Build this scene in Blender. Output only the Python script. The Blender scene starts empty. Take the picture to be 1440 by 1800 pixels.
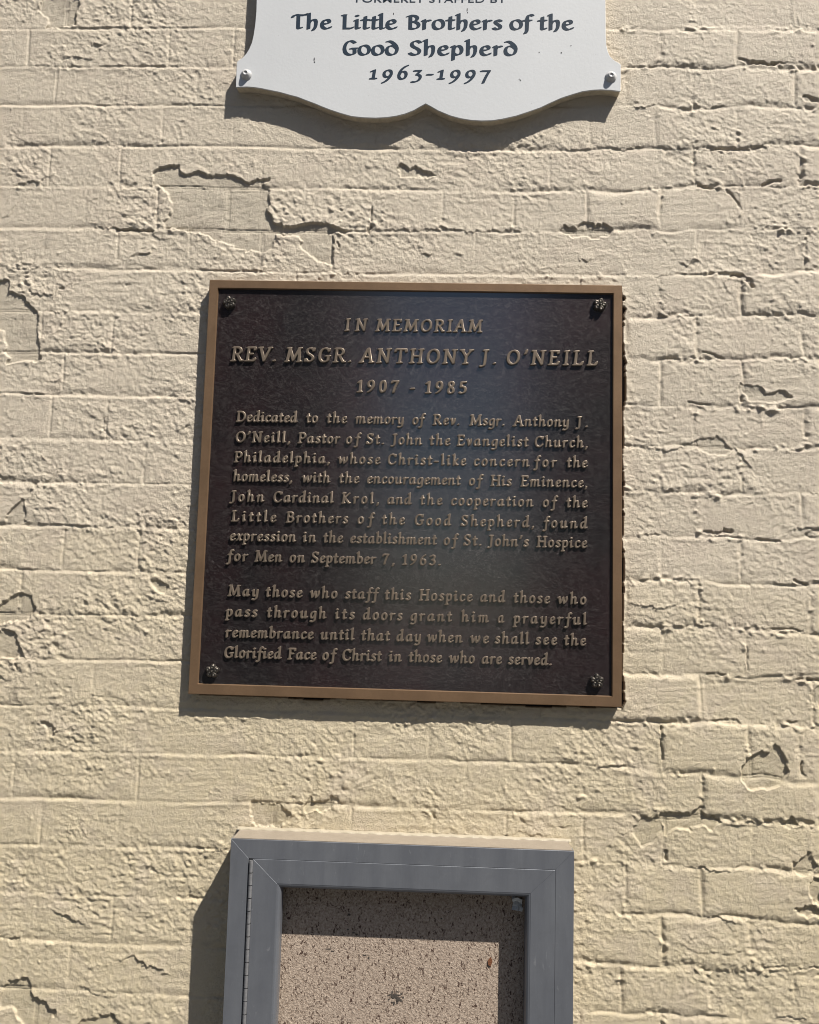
import bpy, math, random
import numpy as np
from mathutils import Matrix, Vector

sc = bpy.context.scene
# ------------------------------------------------------------------ camera
F_PX, CX, CY = 1600.0, 720.0, 900.0          # focal length and centre, in photograph pixels
U = 0.000811                                 # metres per wall unit (1 px where the view meets the wall square on)
D0 = 1600.0                                  # camera distance from the wall, wall units
def rot(p, y, r):
    p, y, r = [math.radians(a) for a in (p, y, r)]
    cp, sp, cy, sy, cr, sr = math.cos(p), math.sin(p), math.cos(y), math.sin(y), math.cos(r), math.sin(r)
    return (np.array([[1,0,0],[0,cp,-sp],[0,sp,cp]]) @ np.array([[cy,0,sy],[0,1,0],[-sy,0,cy]])
            @ np.array([[cr,-sr,0],[sr,cr,0],[0,0,1]]))
MR = rot(-6.15310049, -2.14943658, 1.31617365)
cam_d = bpy.data.cameras.new('camera')
cam = bpy.data.objects.new('camera', cam_d); sc.collection.objects.link(cam); sc.camera = cam
cam_d.sensor_fit = 'HORIZONTAL'; cam_d.sensor_width = 36.0; cam_d.lens = 36.0 * F_PX / 1440.0
cam_d.clip_start = 0.01; cam_d.clip_end = 400.0
sw = lambda a: Vector((a[0], a[2], a[1]))
rx, up, fw = sw(MR[:, 0]), sw(MR[:, 1]), sw(MR[:, 2])
cam.matrix_world = Matrix(((rx.x, up.x, -fw.x, 0), (rx.y, up.y, -fw.y, -D0 * U), (rx.z, up.z, -fw.z, 0), (0, 0, 0, 1)))

# ------------------------------------------------------------------ sun, sky, exposure
SUN = Vector((1.13, -1.0, 2.28)).normalized()      # direction towards the sun
wld = bpy.data.worlds.new('World'); sc.world = wld; wld.use_nodes = True
wn = wld.node_tree; bg = wn.nodes['Background']
sky = wn.nodes.new('ShaderNodeTexSky'); sky.sky_type = 'NISHITA'; sky.sun_disc = False
sky.sun_elevation = math.asin(SUN.z); sky.sun_rotation = math.atan2(SUN.x, SUN.y)
wn.links.new(sky.outputs[0], bg.inputs[0]); bg.inputs[1].default_value = 0.05
sun_d = bpy.data.lights.new('sun', 'SUN'); sun_d.energy = 5.0; sun_d.angle = math.radians(0.5); sun_d.color = (1.0, 0.945, 0.86)
sun = bpy.data.objects.new('sun', sun_d); sc.collection.objects.link(sun)
sun.rotation_euler = SUN.to_track_quat('Z', 'Y').to_euler()
sc.view_settings.view_transform = 'Standard'; sc.view_settings.look = 'None'
sc.view_settings.gamma = 1.0; sc.view_settings.use_curve_mapping = False
sc.view_settings.exposure = 0.69
sc.cycles.pixel_filter_type = 'BLACKMAN_HARRIS'; sc.cycles.filter_width = 1.0

# ------------------------------------------------------------------ helpers
def wp(px, py, h=0.0):
    """photograph pixel -> wall coordinates (units) on the plane h units proud of the wall"""
    px = np.asarray(px, float); py = np.asarray(py, float)
    dx, dy, dz = px - CX, CY - py, F_PX
    X = MR[0,0]*dx + MR[0,1]*dy + MR[0,2]*dz
    Y = MR[1,0]*dx + MR[1,1]*dy + MR[1,2]*dz
    Z = MR[2,0]*dx + MR[2,1]*dy + MR[2,2]*dz
    return X/Z*(D0-h), Y/Z*(D0-h)
def P3(u, v, h): return Vector((u*U, -h*U, v*U))
COL = sc.collection
def tag(o, label=None, cat=None, group=None, kind=None):
    if label: o['label'] = label
    if cat: o['category'] = cat
    if group: o['group'] = group
    if kind: o['kind'] = kind
    return o
def empty(name, loc):
    o = bpy.data.objects.new(name, None); o.location = loc; o.empty_display_size = .05; COL.objects.link(o); return o
def link(name, me, mat=None, parent=None, smooth=False):
    if mat is not None and not me.materials: me.materials.append(mat)
    if smooth:
        me.polygons.foreach_set('use_smooth', np.ones(len(me.polygons), bool))
    o = bpy.data.objects.new(name, me); COL.objects.link(o)
    if parent is not None: o.parent = parent
    return o
class MB:
    """mesh collector in wall units, origin o"""
    def __init__(s, o=(0,0,0)): s.v=[]; s.f=[]; s.o=o
    def vert(s, u, v, h): s.v.append(((u-s.o[0])*U, -(h-s.o[2])*U, (v-s.o[1])*U)); return len(s.v)-1
    def prism(s, pts, h0, h1, bev=0.0):
        """outline pts (u,v), counter-clockwise, from h0 to h1 with a chamfer"""
        n = len(pts); a=[s.vert(u,v,h0) for u,v in pts]
        rings=[a]
        if bev>0:
            rings.append([s.vert(u,v,h1-bev) for u,v in pts])
            q=[]
            for i in range(n):
                p0,p1,p2=np.array(pts[i-1]),np.array(pts[i]),np.array(pts[(i+1)%n])
                e1=p1-p0; e2=p2-p1; e1=e1/(np.linalg.norm(e1)+1e-9); e2=e2/(np.linalg.norm(e2)+1e-9)
                n1=np.array([-e1[1],e1[0]]); n2=np.array([-e2[1],e2[0]]); m=n1+n2; m=m/(1e-9+max(.3,(m@m)/2))
                q.append(tuple(p1+m*bev))
            rings.append([s.vert(u,v,h1) for u,v in q])
        else: rings.append([s.vert(u,v,h1) for u,v in pts])
        for A,B in zip(rings,rings[1:]):
            for i in range(n):
                j=(i+1)%n; s.f.append((A[i],A[j],B[j],B[i]))
        s.f.append(tuple(rings[-1])); s.f.append(tuple(reversed(rings[0])))
    def box(s,u0,u1,v0,v1,h0,h1,bev=0.0): s.prism([(u0,v0),(u1,v0),(u1,v1),(u0,v1)],h0,h1,bev)
    def build(s,name,mat,parent=None,smooth=False):
        me=bpy.data.meshes.new(name); me.from_pydata(s.v,[],s.f); me.update()
        import bmesh
        b=bmesh.new(); b.from_mesh(me); bmesh.ops.recalc_face_normals(b,faces=b.faces); b.to_mesh(me); b.free()
        return link(name,me,mat,parent,smooth)

# ------------------------------------------------------------------ materials
def mat(name):
    m=bpy.data.materials.new(name); m.use_nodes=True; nt=m.node_tree
    return m,nt,nt.nodes['Principled BSDF']
def nd(nt,t,**k):
    n=nt.nodes.new(t)
    for a,b in k.items():
        if a.startswith('i_'): n.inputs[int(a[2:])].default_value=b
        else: setattr(n,a,b)
    return n
def noise(nt,scale,detail=4,rough=.55,dist=0,vec=None,mapping=None):
    n=nt.nodes.new('ShaderNodeTexNoise'); n.inputs['Scale'].default_value=scale; n.inputs['Detail'].default_value=detail
    n.inputs['Roughness'].default_value=rough; n.inputs['Distortion'].default_value=dist
    tc=nt.nodes.new('ShaderNodeNewGeometry')
    src=tc.outputs['Position']
    if mapping:
        mp=nt.nodes.new('ShaderNodeMapping'); mp.inputs['Scale'].default_value=mapping; nt.links.new(src,mp.inputs[0]); src=mp.outputs[0]
    nt.links.new(src,n.inputs['Vector']); return n
def ramp(nt,src,stops):
    r=nt.nodes.new('ShaderNodeValToRGB'); e=r.color_ramp.elements
    while len(e)<len(stops): e.new(.5)
    for i,(p,c) in enumerate(stops):
        e[i].position=p; e[i].color=(c,c,c,1) if isinstance(c,(int,float)) else (*c,1)
    nt.links.new(src,r.inputs[0]); return r
def mix(nt,fac,a,b,mode='MIX'):
    m=nt.nodes.new('ShaderNodeMix'); m.data_type='RGBA'; m.blend_type=mode
    for sock,val in ((m.inputs[0],fac),(m.inputs[6],a),(m.inputs[7],b)):
        if isinstance(val,bpy.types.NodeSocket): nt.links.new(val,sock)
        elif isinstance(val,(int,float)): sock.default_value=val
        else: sock.default_value=(*val,1)
    return m.outputs[2]
def bump(nt,src,dist,strength=1.0,prev=None):
    b=nt.nodes.new('ShaderNodeBump'); b.inputs['Distance'].default_value=dist; b.inputs['Strength'].default_value=strength
    nt.links.new(src,b.inputs['Height'])
    if prev is not None: nt.links.new(prev,b.inputs['Normal'])
    return b.outputs[0]
def math_(nt,op,a,b=None,c=None):
    m=nt.nodes.new('ShaderNodeMath'); m.operation=op
    for s,val in zip(m.inputs,(a,b,c)):
        if val is None: continue
        if isinstance(val,bpy.types.NodeSocket): nt.links.new(val,s)
        else: s.default_value=val
    return m.outputs[0]

# cream masonry paint. point attribute: r = warmer lower coat, g = old coat laid bare, b = grime and painted slot shade
M_PAINT,nt,bs=mat('cream_masonry_paint')
at=nd(nt,'ShaderNodeAttribute',attribute_name='wear_shade'); sep=nd(nt,'ShaderNodeSeparateColor'); nt.links.new(at.outputs['Color'],sep.inputs[0])
n1=noise(nt,9,5,.6); n2=noise(nt,70,4,.6); n3=noise(nt,420,3,.6)
c=mix(nt,sep.outputs[0],(.588,.515,.408),(.582,.497,.343))
c=mix(nt,ramp(nt,n1.outputs[0],[(.35,0),(.7,1)]).outputs[0],c,mix(nt,.10,c,(.46,.42,.36)))
c=mix(nt,math_(nt,'MULTIPLY',ramp(nt,n2.outputs[0],[(.4,0),(.7,1)]).outputs[0],.22),c,(.44,.39,.33))
c=mix(nt,math_(nt,'MULTIPLY',ramp(nt,noise(nt,13,4,.6,.5).outputs[0],[(.5,0),(.66,1)]).outputs[0],.4),c,(.535,.452,.365))
c=mix(nt,sep.outputs[1],c,mix(nt,1.0,c,(.86,.865,.86),'MULTIPLY'))
c=mix(nt,sep.outputs[2],c,(.035,.028,.028))
spk=ramp(nt,noise(nt,900,2,.5).outputs[0],[(.70,0),(.76,1)])
c=mix(nt,math_(nt,'MULTIPLY',spk.outputs[0],.25),c,(.2,.17,.15))
nt.links.new(c,bs.inputs['Base Color']); bs.inputs['Roughness'].default_value=.55; bs.inputs['Specular IOR Level'].default_value=.35
cw=noise(nt,210,3,.6,1.2); cr_=math_(nt,'ABSOLUTE',math_(nt,'SUBTRACT',cw.outputs[0],.5))
nb=bump(nt,ramp(nt,cr_,[(0,1),(.05,0)]).outputs[0],.00035,.7)
nb=bump(nt,noise(nt,380,4,.65,.6).outputs[0],.0013,1.0,nb)
nb=bump(nt,noise(nt,900,3,.6,0,mapping=(1,1,2.2)).outputs[0],.00030,1.0,nb)
nt.links.new(nb,bs.inputs['Normal'])

# bronze
def bronze(name,col,rough,metal,sc_=900,amp=.0002):
    m,nt,bs=mat(name)
    a=noise(nt,22,5,.6); b=noise(nt,160,4,.6)
    c=mix(nt,ramp(nt,a.outputs[0],[(.35,0),(.7,1)]).outputs[0],col,[x*.80 for x in col])
    c=mix(nt,math_(nt,'MULTIPLY',ramp(nt,b.outputs[0],[(.5,0),(.75,1)]).outputs[0],.4),c,[x*.65 for x in col])
    nt.links.new(c,bs.inputs['Base Color']); bs.inputs['Metallic'].default_value=metal
    r=ramp(nt,b.outputs[0],[(.3,rough-.07),(.7,rough+.1)]); nt.links.new(r.outputs[0],bs.inputs['Roughness'])
    nt.links.new(bump(nt,noise(nt,sc_,3,.6).outputs[0],amp),bs.inputs['Normal'])
    return m
M_FRAME=bronze('satin_bronze_frame',(.225,.142,.082),.45,.5)
M_LETTER=bronze('worn_bronze_letters',(.225,.178,.135),.42,.5)
M_ROSE=bronze('dark_bronze_rosette',(.105,.092,.078),.30,.8,500,.0003)
M_FIELD,nt,bs=mat('dark_leather_grain_bronze')
a=noise(nt,6,4,.6)
c=mix(nt,ramp(nt,a.outputs[0],[(.38,0),(.64,1)]).outputs[0],(.0095,.0065,.0070),(.018,.0072,.0078))
nt.links.new(c,bs.inputs['Base Color']); bs.inputs['Metallic'].default_value=0; bs.inputs['Roughness'].default_value=.46; bs.inputs['Specular IOR Level'].default_value=.20; bs.inputs['Coat Weight'].default_value=1.0; bs.inputs['Coat Roughness'].default_value=.16; bs.inputs['Coat IOR'].default_value=2.05
w=noise(nt,135,3,.55,1.8,mapping=(.8,1,1.15)); w2=noise(nt,420,3,.6,.8)
rg=math_(nt,'ABSOLUTE',math_(nt,'SUBTRACT',w.outputs[0],.5))
nb=bump(nt,ramp(nt,rg,[(0,1),(.07,0)]).outputs[0],.00075,.9)
nb=bump(nt,w2.outputs[0],.00028,.8,nb)
nt.links.new(nb,bs.inputs['Normal'])

# white sign enamel
M_WHITE,nt,bs=mat('white_sign_enamel')
a=noise(nt,5,4,.6); b=noise(nt,260,3,.6)
c=mix(nt,ramp(nt,a.outputs[0],[(.3,0),(.7,1)]).outputs[0],(.60,.615,.63),(.56,.575,.59))
sp=ramp(nt,noise(nt,190,2,.5).outputs[0],[(.76,0),(.79,1)])
c=mix(nt,math_(nt,'MULTIPLY',sp.outputs[0],.5),c,(.2,.19,.18))
nt.links.new(c,bs.inputs['Base Color']); bs.inputs['Roughness'].default_value=.42
nt.links.new(bump(nt,b.outputs[0],.00025,.5),bs.inputs['Normal'])
def plain(name,col,rough=.5,metal=0,n=120,var=.8,amp=.0002):
    m,nt,bs=mat(name); a=noise(nt,n,4,.6)
    nt.links.new(mix(nt,ramp(nt,a.outputs[0],[(.3,0),(.7,1)]).outputs[0],col,[x*var for x in col]),bs.inputs['Base Color'])
    bs.inputs['Roughness'].default_value=rough; bs.inputs['Metallic'].default_value=metal
    nt.links.new(bump(nt,noise(nt,n*5,3,.6).outputs[0],amp),bs.inputs['Normal'])
    return m
M_PLY=plain('weathered_board_edge',(.60,.52,.39),.7,0,150,.7)
M_INK=plain('slate_blue_sign_paint',(.012,.026,.046),.6,0,300,1.2); M_INK.node_tree.nodes['Principled BSDF'].inputs['Specular IOR Level'].default_value=.2
M_SPOT=plain('dark_drip_paint',(.03,.03,.035),.5)
M_BOLT=plain('white_painted_bolt',(.5,.5,.5),.4,0,200,.8)
M_GROOVE=plain('dark_slot',(.02,.02,.02),.7)
# weathered aluminium
M_ALU,nt,bs=mat('weathered_grey_aluminium')
a=noise(nt,16,5,.6,0,mapping=(2.5,1,.4)); b=noise(nt,500,3,.6,0,mapping=(1,1,.06)); s=noise(nt,60,6,.75,2.5)
c=mix(nt,ramp(nt,a.outputs[0],[(.35,0),(.7,1)]).outputs[0],(.165,.175,.198),(.205,.216,.238))
c=mix(nt,math_(nt,'MULTIPLY',ramp(nt,s.outputs[0],[(.62,0),(.75,1)]).outputs[0],.35),c,(.33,.34,.35))
sc2=noise(nt,95,5,.7,1.5,mapping=(1,1,.3)); c=mix(nt,math_(nt,'MULTIPLY',ramp(nt,sc2.outputs[0],[(.64,0),(.70,1)]).outputs[0],.35),c,(.38,.39,.40))
sc3=noise(nt,40,5,.7,.5); c=mix(nt,math_(nt,'MULTIPLY',ramp(nt,sc3.outputs[0],[(.35,1),(.5,0)]).outputs[0],.12),c,(.10,.105,.115))
nt.links.new(c,bs.inputs['Base Color']); bs.inputs['Metallic'].default_value=.5
r=ramp(nt,b.outputs[0],[(.3,.36),(.7,.5)]); nt.links.new(r.outputs[0],bs.inputs['Roughness'])
nt.links.new(bump(nt,b.outputs[0],.0001,.6),bs.inputs['Normal'])
M_HINGE=plain('steel_hinge',(.36,.36,.37),.4,.6,200,.7)
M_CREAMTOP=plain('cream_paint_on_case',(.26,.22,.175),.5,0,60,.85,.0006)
# cork board
M_CORK,nt,bs=mat('speckled_tan_cork')
a=noise(nt,330,4,.65,.5); b=noise(nt,210,3,.7,1.2,mapping=(1.35,1,.7)); d=noise(nt,12,3,.5); e=noise(nt,60,4,.65,1.5)
c=mix(nt,ramp(nt,a.outputs[0],[(.38,0),(.62,1)]).outputs[0],(.25,.19,.145),(.50,.41,.33))
c=mix(nt,ramp(nt,d.outputs[0],[(.3,0),(.7,.35)]).outputs[0],c,(.42,.34,.28))
c=mix(nt,ramp(nt,b.outputs[0],[(.57,0),(.62,1)]).outputs[0],c,(.075,.045,.035))
c=mix(nt,ramp(nt,e.outputs[0],[(.70,0),(.74,1)]).outputs[0],c,(.16,.07,.035))
nt.links.new(c,bs.inputs['Base Color']); bs.inputs['Roughness'].default_value=.85; bs.inputs['Specular IOR Level'].default_value=.2
nt.links.new(bump(nt,a.outputs[0],.0016,.9),bs.inputs['Normal'])
M_CHAR=plain('charred_mark',(.05,.042,.035),.9,0,300,1.8,.0006)
M_RUST=plain('rusty_chip',(.20,.075,.03),.7,0,200,.6,.0006)
M_SCRAP=plain('clear_plastic_scrap',(.75,.77,.78),.2,0,200,.7)

# ------------------------------------------------------------------ BRICK WALL: joints read off the photograph (pixels), laid out on the wall plane
BED=[ # bed joints: (x,y) pixel pairs
 [(0,-84),(700,-86),(1440,-84)],[(0,-17),(700,-18),(1440,-17)],
 [(0,50),(410,50),(1100,50),(1440,51)],[(0,117),(300,117),(1110,119),(1250,119),(1440,116)],
 [(0,184),(400,185),(1120,186),(1300,190),(1440,189)],[(0,257),(300,256),(540,260),(980,265),(1075,261),(1440,254)],
 [(0,326),(480,330),(900,336),(1120,336),(1300,330),(1440,328)],[(0,400),(300,402),(450,405),(1000,408),(1200,403),(1440,403)],
 [(0,470),(300,474),(500,478),(900,482),(1150,483),(1300,479),(1440,477)],[(0,545),(350,550),(1120,560),(1250,557),(1440,552)],
 [(0,619),(330,622),(1120,633),(1350,630),(1440,632)],[(0,691),(340,697),(1120,710),(1350,715),(1440,716)],
 [(0,768),(330,776),(1120,785),(1400,789)],[(0,847),(330,851),(1110,865),(1250,869),(1440,866)],
 [(0,923),(160,926),(330,929),(1200,943),(1400,950),(1440,948)],[(0,1000),(240,1006),(1120,1018),(1240,1023),(1320,1028),(1440,1023)],
 [(0,1079),(320,1083),(1150,1103),(1300,1105),(1440,1114)],[(0,1158),(310,1161),(1120,1183),(1300,1189),(1440,1195)],
 [(0,1238),(320,1245),(1100,1267),(1300,1272),(1440,1282)],[(0,1320),(400,1327),(700,1334),(850,1338),(1080,1347),(1150,1355),(1300,1360),(1440,1373)],
 [(0,1401),(330,1410),(440,1409),(650,1419),(1050,1430),(1150,1434),(1300,1445),(1440,1452)],[(0,1484),(300,1491),(1030,1514),(1130,1519),(1250,1527),(1440,1534)],
 [(0,1568),(320,1580),(1030,1604),(1150,1608),(1440,1626)],[(0,1649),(320,1666),(1080,1691),(1150,1697),(1440,1713)],
 [(0,1735),(300,1750),(1030,1779),(1130,1783),(1440,1799)],[(0,1822),(300,1836),(1030,1870),(1440,1890)],[(0,1909),(300,1924),(1440,1980)]]
HEAD=[ # head joints of the course under each bed joint
 [75,325,575,825,1075,1300],[117,233,480,730,980,1220,1400],[50,297,411,660,910,1159,1298],[99,222,347,600,850,1100,1217,1397],
 [39,286,410,660,910,1037,1152,1298],[87,211,461,588,841,967,1222,1406],[150,276,401,652,778,904,1032,1162,1300],
 [78,206,333,459,584,835,961,1100,1226,1416],[90,267,520,770,1020,1162,1304],[72,197,450,700,950,1100,1228,1413],
 [110,264,520,770,1020,1160,1306],[88,187,440,700,950,1225,1418],[120,253,520,770,1020,1162,1308],[45,177,430,700,950,1229,1410],
 [110,243,520,770,1020,1162,1302],[35,170,430,700,950,1100,1230,1426],[100,235,520,770,1020,1165,1311],[24,162,440,700,950,1231,1430],
 [158,223,490,622,754,900,1020,1163,1315,1408],[22,155,242,410,549,820,957,1100,1236,1438],[70,207,480,617,760,890,1027,1168,1322],
 [6,135,410,690,960,1100,1234],[60,195,333,610,880,1030,1163,1320],[119,400,680,960,1090,1250,1400],[60,197,460,740,1020,1165,1320],[130,400,680,960,1100,1250,1400]]
G=1.75
crn=[wp(x,y) for x,y in ((0,0),(1440,0),(0,1800),(1440,1800))]
u0=min(c[0] for c in crn)-44; u1=max(c[0] for c in crn)+44
v0=min(c[1] for c in crn)-30; v1=max(c[1] for c in crn)+30
us=np.arange(u0,u1,G); vs=np.arange(v0,v1,G); NU,NV=len(us),len(vs)
UU,VV=np.meshgrid(us,vs)                       # row = v
rng=np.random.default_rng(11); random.seed(5)
_fy=np.fft.fftfreq(NV,G)[:,None]; _fx=np.fft.rfftfreq(NU,G)[None,:]
def gn(su,sv,ang=0.0,seed=None):
    r=np.random.default_rng(seed) if seed is not None else rng
    F=np.fft.rfft2(r.standard_normal((NV,NU)))
    ca,sa=math.cos(ang),math.sin(ang); a=_fx*ca+_fy*sa; b=-_fx*sa+_fy*ca
    F*=np.exp(-2*math.pi**2*((a*su)**2+(b*sv)**2)); x=np.fft.irfft2(F,s=(NV,NU)); x-=x.mean(); return x/x.std()
def sstep(a,b,x):
    t=np.clip((x-a)/(b-a),0,1); return t*t*(3-2*t)
right=sstep(150,420,UU)                         # rougher, more weathered masonry to the right
wob=gn(22,22); wob2=gn(9,9)
beds=[]
for ln in BED:
    a,b=wp([p[0] for p in ln],[p[1] for p in ln]); beds.append((a,b))
bv=np.stack([np.interp(us,a,b) for a,b in beds])  # [joint,u], decreasing in v
VVw=VV+wob*(.6+1.5*right)+wob2*(.3+.9*right)
course=np.zeros((NV,NU),int); dh=np.full((NV,NU),1e9); sdh=np.full((NV,NU),1e9)
for k in range(len(beds)):
    e_=VVw-bv[k][None,:]; course+=(e_<0); m_=np.abs(e_)<dh; sdh=np.where(m_,e_,sdh); dh=np.minimum(dh,np.abs(e_))
wobu=gn(18,18); UUw=UU+wobu*(.5+1.6*right)
dv=np.full((NV,NU),1e9); brick=np.zeros((NV,NU),int); cells={}
nbr=0; cuts=[]
for k in range(len(beds)+1):
    m=course==k
    if k==0 or k>len(HEAD): hs=[-700,-450,-200,50,300,550] if k%2 else [-600,-350,-100,150,400]
    else:
        yc=(np.mean([p[1] for p in BED[k-1]])+np.mean([p[1] for p in BED[k]]))/2 if k<len(BED) else 1900
        hs=[float(wp(x,yc)[0]) for x in HEAD[k-1]]
    hs=np.array(sorted(hs)); cuts.append(hs)
    d=np.full(m.sum(),1e9); uu=UUw[m]
    for h in hs: d=np.minimum(d,np.abs(uu-h))
    dv[m]=d; brick[m]=nbr+np.searchsorted(hs,uu); nbr+=len(hs)+1
# joint presence: some joints are brim full of paint
pres_h=sstep(-1.0,.9,gn(50,10)+.4*right); pres_v=sstep(-.7,1.0,gn(10,34)+.15*right)
rough_edge=gn(3.2,3.2)
jw_h=2.2+.8*right+.7*rough_edge*right; jw_v=2.0+1.1*right+.8*rough_edge*right
jd_h=(2.35-.1*right)*(.36+.64*pres_h); jd_v=(1.45+.4*right)*(.2+.8*pres_v)
g_h=np.exp(-(dh/np.maximum(jw_h,1.2))**2); g_v=np.exp(-(dv/np.maximum(jw_v,1.2))**2)
lipw=3.6+1.5*np.clip(gn(30,10),-1.3,1.5)
upw=1.5+5.5*sstep(-.9,.8,gn(34,8))
soft=np.where(sdh>0,np.exp(-(np.abs(sdh)/upw)**1.6),np.exp(-(np.abs(sdh)/lipw)**1.4))       # lower brick leans out under each bed joint
joint=np.maximum(jd_h*np.maximum(g_h*.5*right,soft*(.6+.4*np.clip(gn(14,6)+.6,0,1))),jd_v*g_v)
# bricks: own height, tilt
hb=np.random.default_rng(3).normal(0,1,(nbr+2,3))
dj=np.minimum(dh,dv)
bh=hb[brick,0]*(.45+.55*right)
H=bh*sstep(0,10,dj)
pillow=(1-np.exp(-dj/9.0))*(.3+.45*right)
H=H+pillow
# surface of the paint: brush marks, wrinkles, orange peel
amp=.80+.30*gn(38,24)
amp=np.clip(amp,.42,1.35)*(1-.22*right)
wr=gn(4.2,2.7,-.45); wr2=gn(2.3,1.6,-.25); wr3=gn(1.6,1.4,.4)
tex=.34*np.tanh(1.5*wr)+.26*np.tanh(1.7*wr2)+.19*wr3+.22*gn(11,7,-.4)
rdg=gn(6,4.0,-.5); tex+=.45*np.exp(-(rdg/.16)**2)*sstep(-.2,1.2,gn(20,14))     # creases
tex+=.30*np.maximum(gn(3.2,2.6,.4)-1.0,0)*2
cr=gn(3.0,2.2,-.35); tex+=.42*np.sign(cr)*np.abs(np.tanh(1.3*cr))**.6*sstep(-.6,1.0,gn(24,16))
strk=gn(26,1.5,.05)
brush=sstep(-.4,.9,gn(90,60,0,77)+sstep(0,-350,VV)*.7)
H_tex=tex*amp*1.05+.13*strk*brush+.5*gn(60,40)*(.4+.8*right)
# the rubble of weathered mortar, right hand side
crumb=(np.maximum(gn(3.2,2.4),0)-.35)*np.exp(-(dj/7.5)**2)*(.15+.85*right)*sstep(-.5,.9,gn(26,16))
H_tex+=crumb*2.0
H_tex+=np.where(sdh<0,(.55+.25*np.clip(gn(40,8),-1,1))*np.exp(-((sdh+5.5)/3.6)**2),0)*(1-.4*right)

# peeled patches (pixel outlines)
PEEL=[
 [(268,304),(280,295),(315,289),(317,303),(330,309),(350,301),(365,309),(379,305),(388,309),(400,306),(420,312),(437,322),(445,316),(474,313),(475,319),(463,322),(470,332),(474,334),(471,347),(472,360),(466,364),(468,373),(476,384),(482,391),(500,397),(520,398),(540,395),(560,391),(580,396),(596,402),(608,405),(606,410),(585,411),(585,440),(583,467),(570,463),(556,457),(540,440),(531,430),(527,413),(490,412),(484,424),(477,441),(455,442),(430,441),(413,434),(397,427),(380,420),(365,413),(340,408),(315,406),(290,400),(286,392),(295,385),(302,367),(298,344),(284,330),(270,325)],
 [(-10,494),(0,495),(13,490),(16,512),(38,517),(50,534),(63,540),(68,566),(67,601),(70,630),(64,636),(44,632),(23,636),(12,641),(10,600),(0,575),(-10,570)],
 [(38,876),(45,879),(44,920),(12,921),(15,902),(29,886)],
 [(-8,1062),(0,1060),(15,1051),(35,1042),(55,1051),(62,1066),(60,1074),(50,1085),(20,1095),(-8,1098)],
 [(-8,1110),(20,1109),(30,1118),(32,1135),(38,1150),(41,1157),(-8,1155)],
 [(9,1731),(18,1723),(32,1725),(41,1722),(53,1726),(55,1736),(53,1742),(61,1754),(85,1766),(94,1777),(98,1784),(87,1791),(80,1806),(45,1806),(30,1785),(20,1775),(0,1770),(2,1745)],
 [(131,1812),(142,1794),(160,1790),(188,1788),(194,1781),(202,1791),(224,1812)],
 [(440,1413),(449,1409),(484,1415),(486,1412),(502,1422),(511,1436),(502,1447),(491,1455),(472,1455),(449,1452),(442,1436)],
 [(540,1402),(547,1400),(552,1411),(563,1411),(580,1404),(584,1397),(595,1408),(597,1413),(580,1422),(558,1427),(544,1427),(537,1419)],
 [(1318,1328),(1337,1320),(1350,1327),(1362,1307),(1370,1313),(1382,1340),(1388,1355),(1378,1367),(1370,1380),(1347,1387),(1317,1388),(1305,1380),(1302,1350)],
 [(1160,1433),(1180,1428),(1213,1430),(1233,1417),(1237,1433),(1263,1440),(1272,1447),(1253,1457),(1230,1448),(1210,1460),(1190,1455),(1173,1467)],
 [(1115,1453),(1133,1437),(1165,1440),(1167,1463),(1147,1480),(1127,1490),(1112,1467)],
 [(1377,1450),(1393,1437),(1405,1452),(1387,1457)],
 [(1395,1520),(1407,1507),(1425,1500),(1437,1530),(1417,1538),(1397,1533)],
 [(1422,1553),(1433,1543),(1445,1547),(1446,1587),(1430,1590)],
 [(1301,675),(1315,675),(1340,683),(1348,692),(1371,685),(1393,697),(1368,706),(1321,706)],
 [(1196,786),(1221,775),(1262,767),(1276,778),(1287,789),(1276,800),(1246,800),(1232,789)],
 [(986,406),(990,394),(1004,400),(1029,390),(1048,399),(1059,394),(1073,397),(1077,408),(1065,415),(1046,419),(996,412)],
 [(699,294),(708,286),(724,297),(733,290),(741,301),(766,308),(738,314),(705,310)],
 [(68,20),(76,-10),(140,-10),(134,45),(82,48),(85,35),(72,22)],
 [(1426,1215),(1446,1200),(1446,1238),(1430,1236)],
 [(267,1020),(283,1019),(293,1030),(296,1036),(285,1042),(269,1034)],
 [(74,1269),(83,1270),(88,1276),(97,1283),(95,1292),(85,1292),(79,1281)],
 [(54,861),(60,850),(66,852)],[(0,832),(26,845),(22,851),(0,848)],
 [(1395,1600),(1420,1592),(1446,1600),(1446,1612),(1410,1610)],
]
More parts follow.
